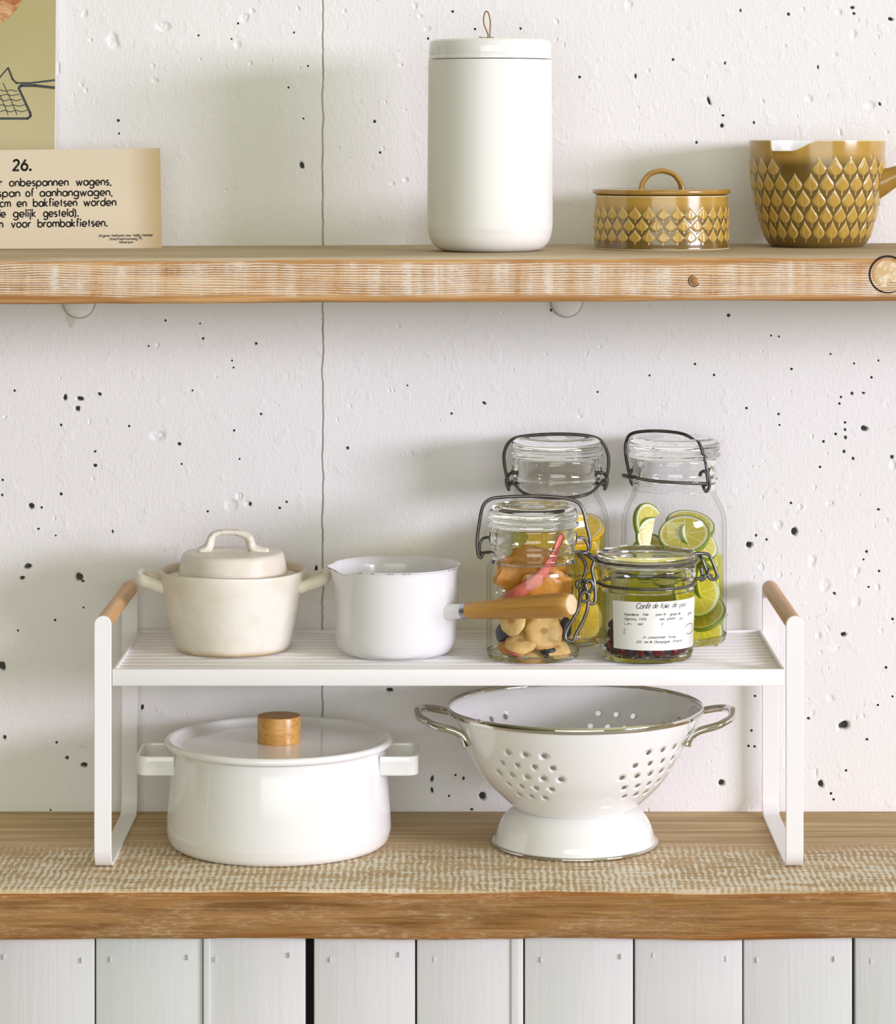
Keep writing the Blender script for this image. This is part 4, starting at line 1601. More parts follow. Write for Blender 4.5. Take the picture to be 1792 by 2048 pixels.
# ------------------------------------------------------------------ white milk pan on the stand
def milk_pan():
    Y = 0.090
    x = P(792, 0, Y).x
    t = thing('milk_pan', 'white enamel milk pan with honey wood handle in front of fruit jar', 'milk pan', (x, Y, DECK))
    H = 0.0717
    out = [(0.036, 0.0), (0.041, 0.0006), (0.0455, 0.0032), (0.0484, 0.0085), (0.0496, 0.016), (0.0504, 0.035), (0.0510, 0.058), (0.0514, 0.066), (0.0522, 0.0702), (0.0533, H)]
    inn = [(0.0531, H + 0.0005), (0.0515, 0.0702), (0.0502, 0.064), (0.0488, 0.02), (0.046, 0.008), (0.040, 0.0025), (0, 0.0018)]
    lip = math.radians(-90 - 74)

    def fn(th, r, z):
        k = max((z - 0.045) / (H - 0.045), 0)
        d = (th - lip + PI) % (2 * PI) - PI
        g = math.exp(-(d / 0.20) ** 2)
        side = math.exp(-((abs(d) - 0.42) / 0.18) ** 2)
        f = 1 + k * k * (0.085 * g - 0.02 * side)
        return (r * f * math.cos(th), r * f * math.sin(th), z + 0.0006 * g * k * k - 0.0036 * k ** 3 * math.exp(-((d - 0.40) / 0.21) ** 2))
    prof = [(0, 0.0)] + smooth_prof(out, 5) + inn
    link('body', lathe(prof, 160, fn), M['enamel_cool'], t, angle=60)
    # worn dark rim dashes
    mb = MB()
    rr = random.Random(2)
    a = -2.35
    while a < 3.6:
        ln = rr.uniform(0.02, 0.09)
        if rr.random() < (0.55 if a < 0 else 0.75):
            pts = [Vector(fn(q, 0.0534, H - 0.0002)) for q in (a, a + ln / 2, a + ln)]
            mb = MB()
            mb.tube(pts, 0.00028, 6, False, 2)
            mb.build('worn_patch', M['enamel_chip'], t)
        a += ln + rr.uniform(0.02, 0.08)
    az = math.radians(-33)
    d = Vector((math.cos(az), math.sin(az), 0.135)).normalized()
    p0 = Vector((0.0495 * math.cos(az), 0.0495 * math.sin(az), 0.0372))
    mb = MB()
    mb.tube([p0 - d * 0.002, p0 + d * 0.004, p0 + d * 0.0165], lambda q: 0.0066 - 0.0006 * q, 24, False, 6)
    mb.build('socket', M['enamel_cool'], t)
    mb = MB()
    q0 = p0 + d * 0.0160
    mb.tube([q0, q0 + d * 0.0022, q0 + d * 0.0048], 0.0066, 24, False, 4)
    mb.build('ferrule', M['ferrule'], t)
    q1 = p0 + d * 0.0205
    L = 0.0985
    # turned handle as a lathe along its axis
    hp = [(0, 0), (0.0064, 0), (0.0067, 0.002), (0.0076, 0.02), (0.0087, 0.045), (0.0096, 0.07), (0.0099, 0.085), (0.0097, 0.0925), (0.0088, 0.0968), (0.0080, L - 0.0004)]
    rot = d.to_track_quat('Z', 'Y').to_matrix().to_4x4()
    me = lathe(smooth_prof(hp[1:], 4) + [(0, L - 0.0004)], 40)
    me.transform(Matrix.Rotation(PI / 2, 4, 'Y'))   # axis to local X for the grain
    ho = link('handle', me, M['pan_wood'], t, q1, angle=50)
    ho.rotation_euler = d.to_track_quat('X', 'Z').to_euler()
    me = lathe([(0, 0.0007), (0.0072, 0.0006), (0.0080, 0.0), (0.0080, -0.0008), (0, -0.0008)], 40)
    me.transform(Matrix.Rotation(PI / 2, 4, 'Y'))
    link('handle_end', me, M['endgrain'], ho, (L, 0, 0))


milk_pan()


# ------------------------------------------------------------------ glass jars
def jar_glass(parent, outer, z_neck, t=0.0026):
    """heavy pressed base and neck of solid glass joined by a thin blown wall"""
    zb = 0.0065
    low = [p for p in outer if p[1] <= zb + 1e-6]
    mid = [p for p in outer if zb - 1e-6 <= p[1] <= z_neck]
    top = [p for p in outer if p[1] >= mid[-1][1] - 1e-6]
    rb = low[-1][0]
    base = [(0, 0.0014), (outer[0][0] * 0.80, 0.0012), (outer[0][0] * 0.88, 0.0)] + low + [(rb - 0.0012, zb), (rb - 0.0034, 0.0050), (rb * 0.8, 0.0044), (0, 0.0044)]
    link('glass_base', lathe(base, 96), M['glass'], parent, angle=60)
    inner = [(r - t, z) for r, z in reversed(mid)]
    link('jar_body', lathe(mid + inner + [mid[0]], 96), M['jar_wall'], parent, angle=60)
    neck = top + [(r - t * 1.1, z) for r, z in reversed(top)] + [top[0]]
    link('glass_neck', lathe(neck, 96), M['glass'], parent, angle=60)


LID = [(0.0, 0.0), (0.93, 0.0), (0.985, 0.0008), (1.0, 0.0022), (0.99, 0.0036), (0.955, 0.0044), (0.955, 0.0054), (0.985, 0.0068), (0.985, 0.0095), (0.955, 0.0132),
       (0.88, 0.0160), (0.74, 0.0172), (0.55, 0.0163), (0.36, 0.0152), (0.24, 0.0158), (0.17, 0.0176), (0.0, 0.0182)]


def make_lid(r, z, parent, sz=1.0):
    pr = [(a * r, z + b * sz) for a, b in LID]
    core = smooth_prof(pr[2:-1], 3)
    return link('lid', lathe([pr[0], pr[1]] + core + [pr[-1]], 96), M['glass'], parent, angle=50)


def wire(mb, pix, r=0.0012, Y=None, base=None, n=6):
    """pix: (px, py[, Y]) along the wire"""
    pts = [P(p[0], p[1], p[2] if len(p) > 2 else Y) - Vector(base) for p in pix]
    mb.tube(pts, r, 10, False, n)


def neck_ring(mb, r, z, wr=0.0012):
    mb.tube([(r * math.cos(2 * PI * i / 48), r * math.sin(2 * PI * i / 48), z) for i in range(48)], wr, 8, True, 1)


def pot_lugs(parent, r, z, ang):
    for s in (1, -1):
        mb = MB()
        c = Vector((s * r * math.cos(ang), s * r * math.sin(ang), z))
        t = Vector((-math.sin(ang), math.cos(ang), 0))
        mb.tube([c - t * 0.006, c, c + t * 0.006], lambda q: 0.0024 + 0.0022 * math.sin(PI * q), 14, False, 8, 1.25, 0.7, up=(0, 0, 1))
        mb.build('lug', M['glass'], parent)


TALL = [(0.0385, 0.0), (0.0415, 0.0006), (0.0433, 0.0025), (0.0440, 0.0065), (0.0440, 0.030), (0.0440, 0.070), (0.0440, 0.0965), (0.0434, 0.1035), (0.0412, 0.1115), (0.0380, 0.1175), (0.0356, 0.1220),
        (0.0347, 0.1265), (0.0346, 0.1315), (0.0350, 0.1335), (0.0366, 0.1350), (0.0366, 0.1365), (0.0350, 0.1380), (0.0346, 0.1400), (0.0346, 0.1480), (0.0356, 0.1500), (0.0356, 0.1520), (0.0350, 0.1530)]


def tall_jar(px, Y, label, bail, lever, ears, ang):
    x = P(px, 0, Y).x
    base = Vector((x, Y, DECK))
    t = thing('preserving_jar', label, 'jar', base)
    jar_glass(t, TALL, 0.1270)
    make_lid(0.0388, 0.1534, t)
    pot_lugs(t, 0.0352, 0.1425, ang)
    mb = MB()
    wire(mb, bail, 0.00140, None, base)
    mb.build('bail_wire', M['wire'], t)
    mb = MB()
    wire(mb, lever, 0.00135, None, base)
    mb.build('lever_wire', M['wire'], t)
    for e in ears:
        mb = MB()
        wire(mb, e, 0.0014, None, base, 8)
        mb.build('neck_wire', M['wire'], t)
    return base


JY = 0.152
f_, b_ = JY - 0.0385, JY
J_LEMON = tall_jar(1113, JY, 'tall clip-top glass jar of yellow citrus behind the dried fruit jar',
    [(1020, 972, b_), (1016, 962, b_), (1009, 930, b_), (1009, 903, b_), (1022, 881, b_), (1050, 872, b_), (1113, 868, b_), (1172, 871, b_), (1201, 881, b_), (1215, 905, b_), (1217, 932, b_), (1211, 962, b_), (1207, 972, b_)],
    [(1024, 962, b_), (1030, 970, b_ - 0.012), (1046, 985, b_ - 0.030), (1070, 993, f_), (1113, 996, f_), (1156, 993, f_), (1182, 985, b_ - 0.030), (1198, 970, b_ - 0.012), (1206, 960, b_)],
    [[(1034, 946, b_ - 0.004), (1024, 945, b_ - 0.004), (1015, 953, b_), (1013, 966, b_), (1018, 980, b_)], [(1190, 946, b_ - 0.004), (1204, 945, b_ - 0.004), (1213, 953, b_), (1214, 966, b_), (1209, 979, b_)],
     [(1016, 966, b_), (1032, 968, b_ - 0.004)], [(1212, 966, b_), (1196, 968, b_ - 0.004)]], 0.0)
yl, yr = JY + 0.020, JY - 0.024
J_LIME = tall_jar(1348, JY, 'tall clip-top glass jar of lime slices at the right, behind the labelled jar',
    [(1268, 964, yl), (1262, 958, yl), (1257, 940, yl), (1251, 905, yl), (1253, 882, yl), (1264, 867, JY + 0.012), (1300, 862, JY + 0.006), (1345, 864, JY), (1374, 871, JY - 0.008), (1394, 888, yr), (1407, 918, yr), (1416, 948, yr), (1419, 970, yr), (1413, 983, yr), (1406, 976, yr)],
    [(1268, 955, yl), (1250, 953, JY + 0.008), (1247, 950, JY - 0.014), (1262, 953, f_ + 0.004), (1300, 961, f_), (1350, 965, f_), (1400, 967, yr - 0.006), (1414, 967, yr - 0.002)],
    [[(1272, 938, yl), (1264, 940, yl), (1260, 950, yl), (1263, 966, yl), (1268, 970, yl)], [(1398, 951, yr), (1401, 944, yr), (1408, 942, yr), (1414, 950, yr), (1413, 968, yr), (1403, 972, yr)]], math.radians(-32))


def fruit_jar():
    Y = 0.068
    x = P(1066, 0, Y).x
    base = Vector((x, Y, DECK))
    t = thing('preserving_jar', 'short clip-top glass jar of dried fruit behind the wooden pan handle', 'jar', base)
    out = [(0.0325, 0.0), (0.0355, 0.0006), (0.0370, 0.0025), (0.0376, 0.0065), (0.0376, 0.03), (0.0377, 0.055), (0.0377, 0.0680), (0.0370, 0.0735), (0.0352, 0.0775), (0.0336, 0.0800), (0.0334, 0.0822),
           (0.0343, 0.0838), (0.0346, 0.0860), (0.0340, 0.0876), (0.0343, 0.0892), (0.0346, 0.0906), (0.0340, 0.0922), (0.0324, 0.0935), (0.0323, 0.1010), (0.0333, 0.1028), (0.0333, 0.1045), (0.0327, 0.1055)]
    jar_glass(t, out, 0.0776)
    make_lid(0.0373, 0.1058, t, 1.05)
    pot_lugs(t, 0.0332, 0.0975, 0.0)
    # embossed ornament on the left of the glass
    mb = MB()
    for (h0, ph) in ((0.057, -2.35), (0.0475, -2.35)):
        mb.tube([(0.0378 * math.cos(ph + 0.09 * math.cos(q)), 0.0378 * math.sin(ph + 0.09 * math.cos(q)), h0 + 0.0045 * math.sin(q)) for q in [2 * PI * i / 24 for i in range(24)]], 0.0009, 8, True, 2)
    mb.build('embossing', M['glass'], t)
    mb = MB()
    wire(mb, [(966, 1105, Y), (962, 1115, Y), (957, 1110, Y), (954, 1085, Y), (958, 1050, Y), (965, 1015, Y), (978, 1000, Y), (1002, 994.5, Y), (1066, 992, Y), (1126, 995.5, Y), (1154, 1004, Y), (1166, 1020, Y), (1173, 1050, Y), (1180, 1080, Y), (1178, 1098, Y), (1170, 1110, Y)], 0.00142, None, base)
    mb.build('bail_wire', M['wire_grey'], t)
    mb = MB()
    wire(mb, [(979, 1074, Y - 0.002), (966, 1077, Y), (960, 1088, Y), (959, 1104, Y)], 0.0012, None, base)
    mb.build('neck_wire', M['wire_grey'], t)
    mb = MB()
    wire(mb, [(1158, 1075, Y - 0.002), (1168, 1077, Y), (1175, 1088, Y), (1177, 1102, Y)], 0.0012, None, base)
    mb.build('neck_wire', M['wire_grey'], t)
    mb = MB()
    wire(mb, [(962, 1106, Y), (984, 1104, Y - 0.004)], 0.00132, None, base)
    mb.build('neck_wire', M['wire_grey'], t)
    mb = MB()
    wire(mb, [(1146, 1104, Y - 0.004), (1178, 1104, Y)], 0.00132, None, base)
    mb.build('neck_wire', M['wire_grey'], t)
    return base


J_FRUIT = fruit_jar()


def label_jar():
    Y = 0.066
    x = P(1293, 0, Y).x
    base = Vector((x, Y, DECK))
    t = thing('preserving_jar', 'low wide glass jar with handwritten paper label and dark berries', 'jar', base)
    out = [(0.0325, 0.0), (0.0352, 0.0006), (0.0370, 0.0028), (0.0376, 0.0065), (0.0384, 0.030), (0.0390, 0.0520), (0.0390, 0.0560), (0.0378, 0.0585), (0.0376, 0.0610), (0.0384, 0.0640), (0.0398, 0.0662), (0.0402, 0.0682),
           (0.0398, 0.0700), (0.0402, 0.0718), (0.0402, 0.0738), (0.0394, 0.0750)]
    jar_glass(t, out, 0.0561, 0.0028)
    h = 0.0754
    lid = [(0, h), (0.0385, h), (0.0405, h + 0.0008), (0.0408, h + 0.0024), (0.0398, h + 0.0036), (0.0398, h + 0.0046), (0.0408, h + 0.0058), (0.0407, h + 0.0086), (0.0398, h + 0.0102), (0.0380, h + 0.0106), (0.0358, h + 0.0098), (0.0340, h + 0.0082), (0, h + 0.0076)]
    link('lid', lathe([lid[0], lid[1]] + smooth_prof(lid[2:-1], 3) + [lid[-1]], 96), M['glass'], t, angle=50)
    # gasket-side wires
    mb = MB()
    neck_ring(mb, 0.0406, h + 0.0041, 0.0012)
    neck_ring(mb, 0.0389, 0.0607, 0.0013)
    mb.build('clamp_ring', M['wire_grey'], t)
    # front clasp on the left
    yc, yf = 0.058, 0.036
    mb = MB()
    wire(mb, [(1196, 1121, 0.060), (1184, 1117, yc), (1170, 1106, yc - 0.004), (1158, 1110, yc - 0.006), (1166, 1118, yc - 0.008), (1172, 1136, yc - 0.01), (1166, 1160, yc - 0.012), (1165, 1172, yc - 0.013)], 0.00142, None, base)
    wire(mb, [(1196, 1122, 0.056), (1190, 1114, 0.050), (1178, 1109, 0.046), (1188, 1122, 0.044), (1184, 1138, 0.042), (1189, 1165, 0.040), (1191, 1195, 0.039), (1188, 1206, 0.038), (1180, 1206, 0.037), (1175, 1196, 0.037), (1174, 1180, 0.037), (1171, 1168, 0.037)], 0.00142, None, base)
    mb.build('lid_clasp', M['wire_grey'], t)
    mb = MB()
    wire(mb, [(1200, 1166, 0.055), (1180, 1163, 0.047), (1162, 1162, 0.042), (1153, 1166, 0.041), (1156, 1175, 0.040), (1166, 1178, 0.039), (1172, 1166, 0.038), (1180, 1160, 0.038), (1186, 1172, 0.038), (1180, 1184, 0.038)], 0.00140, None, base)
    wire(mb, [(1160, 1178, 0.039), (1161, 1196, 0.037), (1167, 1203, 0.036), (1176, 1199, 0.036), (1177, 1188, 0.036), (1168, 1184, 0.036), (1160, 1196, 0.036), (1158, 1214, 0.036), (1148, 1235, 0.034), (1133, 1262, 0.032), (1131, 1277, 0.031),
               (1138, 1282, 0.031), (1147, 1282, 0.031), (1152, 1268, 0.032), (1165, 1245, 0.034), (1174, 1222, 0.035), (1177, 1202, 0.036)], 0.00142, None, base)
    mb.build('lever', M['wire_grey'], t)
    mb = MB()
    yh = 0.066
    wire(mb, [(1386, 1109, yh - 0.010), (1396, 1107, yh - 0.008), (1412, 1108, yh - 0.006), (1420, 1113, yh - 0.006), (1429, 1134, yh - 0.006), (1434, 1150, yh - 0.006), (1431, 1158, yh - 0.006), (1422, 1158, yh - 0.006), (1416, 1150, yh - 0.006), (1418, 1138, yh - 0.004)], 0.00142, None, base)
    wire(mb, [(1398, 1109, yh), (1404, 1118, yh - 0.004), (1415, 1146, yh - 0.004), (1420, 1156, yh - 0.004)], 0.00132, None, base)
    wire(mb, [(1392, 1158, yh - 0.006), (1404, 1154, yh - 0.006), (1402, 1136, yh - 0.006)], 0.00142, None, base)
    wire(mb, [(1400, 1160, yh - 0.006), (1408, 1158, yh - 0.006), (1410, 1152, yh - 0.006), (1404, 1150, yh - 0.006), (1424, 1152, yh - 0.006)], 0.00142, None, base)
    mb.build('hinge', M['wire_grey'], t)
    # label wrapped round the front right
    r0 = lambda z: 0.0376 + (0.0390 - 0.0376) * min(max((z - 0.0065) / 0.0455, 0), 1) + 0.00012

    def on(u, z, out=0.0):                        # u: arc length from the front, to the right
        a = -PI / 2 + u / 0.0385
        r = r0(z) + out
        return Vector((r * math.cos(a), r * math.sin(a), z))
    kx = (D0 + Y - 0.03) / F
    u_of = lambda px: 0.0385 * math.asin(max(-0.999, min(0.999, (px - 1293) / 95.5)))
    z_of = lambda py, px: (ZC - DECK) - (py - VY) * (D0 + Y - 0.0385 * math.cos(math.asin(max(-0.999, min(0.999, (px - 1293) / 95.5))))) / F
    uL, uR = u_of(1223), 0.0385 * 1.38
    zT0, zT1, zB0, zB1 = 0.0505, 0.0512, 0.0122, 0.0112
    V, Fc = [], []
    nu, nv = 48, 10
    for j in range(nv + 1):
        for i in range(nu + 1):
            a, b = i / nu, j / nv
            u = uL + (uR - uL) * a
            z = (zB0 + (zB1 - zB0) * a) * (1 - b) + (zT0 + (zT1 - zT0) * a) * b
            V.append(on(u, z, 0.0001))
    for j in range(nv):
        for i in range(nu):
            a = j * (nu + 1) + i
            Fc.append((a, a + 1, a + nu + 2, a + nu + 1))
    o2 = len(V)
    for j in range(nv + 1):
        for i in range(nu + 1):
            a, b = i / nu, j / nv
            u = uL + (uR - uL) * a
            z = (zB0 + (zB1 - zB0) * a) * (1 - b) + (zT0 + (zT1 - zT0) * a) * b
            V.append(on(u, z, 0.00002))
    for j in range(nv):
        for i in range(nu):
            a = o2 + j * (nu + 1) + i
            Fc.append((a, a + nu + 1, a + nu + 2, a + 1))
    lb = link('paper_label', mesh_from(V, Fc), M['paper'], t)
    ink = MB()
    fn = lambda u, z: on(u, z, 0.00022)

    def hand(txt, pa, pb, py, xh, w):
        set_word(ink, txt, u_of(pa), u_of(pb), z_of(py, (pa + pb) / 2), xh * kx, w * kx, fn, 0.32, 0.16)
    hand('Confit', 1267, 1294, 1217, 6.6, 0.62)
    hand('de', 1299, 1309, 1216, 6.2, 0.55)
    hand('foie', 1314, 1331, 1216, 6.2, 0.58)
    hand('de', 1338, 1347, 1214, 6.0, 0.5)
    hand('porc', 1353, 1366, 1213, 5.4, 0.42)
    for (w, a, b, y) in (('Ingredients', 1244, 1272, 1231), ('foie', 1280, 1291, 1231), ('porc', 1306, 1318, 1231), ('la', 1321, 1325, 1230), ('gorge', 1334, 1347, 1230), ('de', 1350, 1355, 1229), ('gras', 1371, 1379, 1228),
                         ('oignons,', 1244, 1268, 1240), ('ails', 1273, 1287, 1240), ('sel,', 1313, 1323, 1240), ('poivre', 1328, 1344, 1239), ('vin', 1352, 1360, 1239),
                         ('Un', 1244, 1257, 1249.5), ('sel', 1270, 1279, 1250), ('y', 1317, 1320, 1249),
                         ('3', 1242, 1245, 1262), ('o', 1242, 1245, 1268), ('A', 1280, 1286, 1277), ('consommer', 1290, 1325, 1277), ('frais', 1331, 1346, 1276),
                         ('26', 1267, 1277, 1286), ('rue', 1283, 1290, 1286), ('de', 1293, 1298, 1286), ('Champagne', 1302, 1334, 1286), ('Paris', 1341, 1359, 1284)):
        hand(w, a, b, y, 3.0, 0.36)
    cu, cz = u_of(1376), z_of(1257, 1376)
    ribbon(ink, [(cu + 0.0072 * math.cos(q), cz + 0.0041 * math.sin(q)) for q in [0.9 + 5.0 * i / 40 - 3.2 for i in range(41)]], 0.00022, fn)
    ink.build('handwriting', M['ink_pen'], lb)
    return base


J_LABEL = label_jar()


# ------------------------------------------------------------------ what is in the jars
def liquid(name, label, base, mat, r, z0, z1):
    pr = [(0, z0), (r * 0.9, z0), (r * 0.985, z0 + 0.002), (r, z0 + 0.006), (r, z1), (0, z1)]
    o = link(name, lathe(pr, 64), mat, None, base, angle=50)
    tag(o, label, 'syrup', None, 'stuff')


def slice_mesh(r=0.0200, th=0.0042, full=True):
    """citrus slice lying in XY: (rind mesh, flesh mesh); flesh is a disc with a slightly sunken middle"""
    rind = lathe([(r * 0.93, -th / 2), (r * 0.985, -th / 2 + 0.0003), (r, -th / 4), (r, th / 4), (r * 0.985, th / 2 - 0.0003), (r * 0.93, th / 2), (r * 0.925, 0)], 48)
    flesh = lathe([(0, -th / 2 + 0.0004), (r * 0.6, -th / 2 + 0.0003), (r * 0.93, -th / 2 + 0.0001), (r * 0.93, th / 2 - 0.0001), (r * 0.6, th / 2 - 0.0003), (0, th / 2 - 0.0004)], 48)
    if not full:
        for me in (rind, flesh):
            bm = bmesh.new()
            bm.from_mesh(me)
            g = bm.verts[:] + bm.edges[:] + bm.faces[:]
            bmesh.ops.bisect_plane(bm, geom=g, plane_co=(0, 0.002, 0), plane_no=(0, -1, 0), clear_outer=True)
            bmesh.ops.holes_fill(bm, edges=[e for e in bm.edges if e.is_boundary], sides=0)
            bmesh.ops.recalc_face_normals(bm, faces=bm.faces)
            bm.to_mesh(me)
            bm.free()
    return rind, flesh


PROTO = {}


def citrus(name, cat, label, group, kind, full, pos, facing, roll=0.0, s=1.0):
    """facing: direction of the cut face"""
    key = (kind, full)
    if key not in PROTO:
        rm, fm = slice_mesh(full=full)
        rm.materials.append(M[kind + '_rind'])
        fm.materials.append(M[kind + '_flesh'])
        for me in (rm, fm):
            me.polygons.foreach_set('use_smooth', [True] * len(me.polygons))
            me.set_sharp_from_angle(angle=math.radians(40))
        PROTO[key] = (rm, fm)
    rm, fm = PROTO[key]
    t = thing(name, label, cat, pos, 0, group)
    q = Vector(facing).normalized().to_track_quat('Z', 'Y') @ Matrix.Rotation(roll, 3, 'Z').to_quaternion()
    t.rotation_euler = q.to_euler()
    t.scale = (s, s, s)
    a = bpy.data.objects.new('rind', rm)
    b = bpy.data.objects.new('flesh', fm)
    for o in (a, b):
        COL.objects.link(o)
        o.parent = t
    return t


def inside(base, R, p, rad):
    """keep a piece of half-size rad within the jar's inner radius R"""
    p = Vector(p)
    d = Vector((p.x - base.x, p.y - base.y))
    L = d.length
    lim = max(R - rad, 0.001)
    if L > lim:
        d *= lim / L
    return Vector((base.x + d.x, base.y + d.y, p.z))


liquid('lime_syrup', 'olive green syrup filling the tall jar of lime slices', J_LIME, M['lime_liquid'], 0.0412, 0.0048, 0.072)
liquid('citrus_syrup', 'yellow syrup filling the tall jar of yellow citrus', J_LEMON, M['lemon_liquid'], 0.0412, 0.0048, 0.094)
LG = 'lime slices in the tall right jar'
yf = J_LIME.y - 0.024
LIMES = [  # px, py, Y, facing, roll, scale, full, label
    (1284, 1052, yf + 0.002, (0.62, -0.55, 0.25), 0.4, 0.95, False, 'half lime slice on edge with dark green rind at the jar left'),
    (1296, 1074, yf - 0.004, (0.45, -0.85, 0.1), 1.3, 0.8, False, 'small pale half lime slice in front of the dark rind at left'),
    (1372, 1072, yf - 0.003, (-0.1, -0.62, 0.75), 0.2, 1.08, True, 'large lime slice on top of the heap, cut face tilted to the viewer'),
    (1380, 1052, yf + 0.018, (0.1, -0.45, 0.85), 0.9, 1.05, True, 'lime slice at the very top of the heap, rind uppermost'),
    (1408, 1084, yf + 0.002, (0.55, -0.5, 0.65), 0.5, 0.95, True, 'lime slice leaning on the heap right side above the syrup'),
    (1419, 1102, yf + 0.010, (0.75, -0.3, 0.5), 0.1, 0.9, True, 'lime slice with bright rind at the right glass wall near the syrup line'),
    (1410, 1190, yf - 0.006, (0.15, -0.98, 0.1), 0.3, 0.98, True, 'pale lime slice facing forward beside the label right edge'),
    (1436, 1165, yf + 0.010, (0.8, -0.55, 0.1), 0.0, 0.95, True, 'lime slice pressed to the right glass wall, mid height'),
    (1424, 1258, yf + 0.004, (0.35, -0.75, 0.6), 0.6, 1.0, True, 'lime slice lying flat near the jar floor at right'),
    (1432, 1228, yf + 0.012, (-0.3, -0.6, 0.75), 1.6, 0.95, True, 'lime slice tilted over the flat one near the jar floor'),
    (1340, 1130, yf + 0.004, (-0.3, -0.7, 0.5), 0.4, 1.0, True, 'lime slice in the middle of the jar behind the glass lid'),
    (1290, 1115, yf + 0.008, (-0.6, -0.6, 0.3), 0.9, 1.0, True, 'lime slice at the left wall behind the glass lid')]
for (px, py, Y, fc, rl, s, full, lab) in LIMES:
    p = inside(J_LIME, 0.0405, P(px, py, Y), 0.0165 * s * (0.75 + 0.25 * abs(fc[2])))
    p.z = max(p.z, DECK + 0.010)
    citrus('lime_slice', 'lime slice', lab, LG, 'lime', full, p, fc, rl, s)
LM = 'yellow citrus pieces in the tall left jar'
yf = J_LEMON.y - 0.022
for (px, py, Y, fc, rl, s, full, lab) in [
    (1196, 1074, yf, (0.55, -0.7, 0.35), 0.3, 0.95, True, 'yellow citrus slice high at the right glass wall of the tall left jar'),
    (1172, 1058, yf + 0.006, (-0.1, -0.5, 0.85), 0.3, 0.95, True, 'pale topmost citrus slice on the heap in the tall left jar'),
    (1176, 1110, yf - 0.004, (0.2, -0.95, 0.2), 0.3, 0.95, True, 'citrus slice behind the wire clasp in the tall left jar'),
    (1186, 1165, yf, (0.6, -0.7, 0.1), 0.7, 1.0, True, 'citrus slice at the right wall below the clasp'),
    (1180, 1240, yf, (0.3, -0.9, 0.2), 1.1, 1.0, True, 'bright yellow citrus slice low in the tall left jar'),
    (1090, 1100, yf, (-0.2, -0.8, 0.4), 0.4, 1.05, True, 'citrus slice seen through the dried fruit jar, upper'),
    (1060, 1150, yf + 0.004, (-0.3, -0.9, 0.1), 0.4, 1.05, True, 'citrus slice seen through the dried fruit jar, left'),
    (1120, 1160, yf, (0.1, -0.95, 0.1), 0.4, 1.05, True, 'citrus slice seen through the dried fruit jar, middle')]:
    p = inside(J_LEMON, 0.0405, P(px, py, Y), 0.0165 * s)
    p.z = max(p.z, DECK + 0.010)
    citrus('lemon_slice', 'citrus slice', lab, LM, 'lemon', full, p, fc, rl, s)


def blob(seed, sx, sy, sz, rough=0.22, sub=3):
    bm = bmesh.new()
    bmesh.ops.create_icosphere(bm, subdivisions=sub, radius=1.0)
    for v in bm.verts:
        d = v.co.normalized()
        f = 1 + rough * noise.noise(d * 1.6 + Vector((seed, seed * 2.3, 1))) + rough * 0.5 * noise.noise(d * 4.2 + Vector((seed, 7, seed)))
        v.co = Vector((d.x * sx * f, d.y * sy * f, d.z * sz * f))
    me = bpy.data.meshes.new('mesh')
    bm.to_mesh(me)
    bm.free()
    return me


def piece(name, cat, label, group, me, mat, pos, rot=(0, 0, 0)):
    o = link(name, me, mat, None, pos, angle=70)
    o.rotation_euler = rot
    return tag(o, label, cat, group)


def chip_mesh(r, seed):
    n = 40
    th = 0.0028

    def fn(t, rr, z):
        k = 1 + 0.07 * noise.noise(Vector((math.cos(t) * 1.5 + seed, math.sin(t) * 1.5, seed))) + 0.02 * math.sin(9 * t + seed)
        return (rr * k * math.cos(t), rr * k * math.sin(t), z + 0.0016 * noise.noise(Vector((rr * math.cos(t) * 110, rr * math.sin(t) * 110, seed))) - 0.12 * rr * rr / r)
    return lathe([(0, th * 0.35), (r * 0.3, th * 0.42), (r * 0.6, th * 0.5), (r * 0.9, th * 0.45), (r, 0.0), (r * 0.9, -th * 0.45), (r * 0.5, -th * 0.5), (0, -th * 0.5)], n, fn)


FJ = J_FRUIT
fy = FJ.y - 0.026
BG = 'banana chips in the dried fruit jar'
for i, (px, py, Y, r, fc, lab) in enumerate([
    (1092, 1264, fy - 0.0025, 0.0150, (0.05, -0.93, 0.35), 'largest banana chip facing forward under the wooden handle'),
    (1022, 1243, fy + 0.003, 0.0112, (-0.35, -0.85, 0.3), 'round banana chip at left just under the wooden handle'),
    (1040, 1284, fy - 0.001, 0.0132, (-0.05, -0.5, 0.85), 'banana chip lying tilted below the left one'),
    (1118, 1296, fy + 0.003, 0.0115, (0.25, -0.5, 0.8), 'banana chip low at the right near the glass floor'),
    (1034, 1202, fy + 0.001, 0.0100, (0.1, -0.75, 0.6), 'banana chip peeping over the wooden handle'),
    (1060, 1300, fy + 0.012, 0.0130, (0.1, -0.35, 0.9), 'banana chip lying on the jar floor at the back'),
    (1110, 1250, fy + 0.016, 0.0130, (0.3, -0.7, 0.6), 'banana chip behind the largest one')]):
    me = chip_mesh(r, i * 3.7 + 1)
    p = inside(FJ, 0.0342, P(px, py, Y), r * 0.55)
    p.z = max(p.z, DECK + 0.0085)
    o = piece('banana_chip', 'banana chip', lab, BG, me, M['chip'], p)
    o.rotation_euler = Vector(fc).normalized().to_track_quat('Z', 'Y').to_euler()
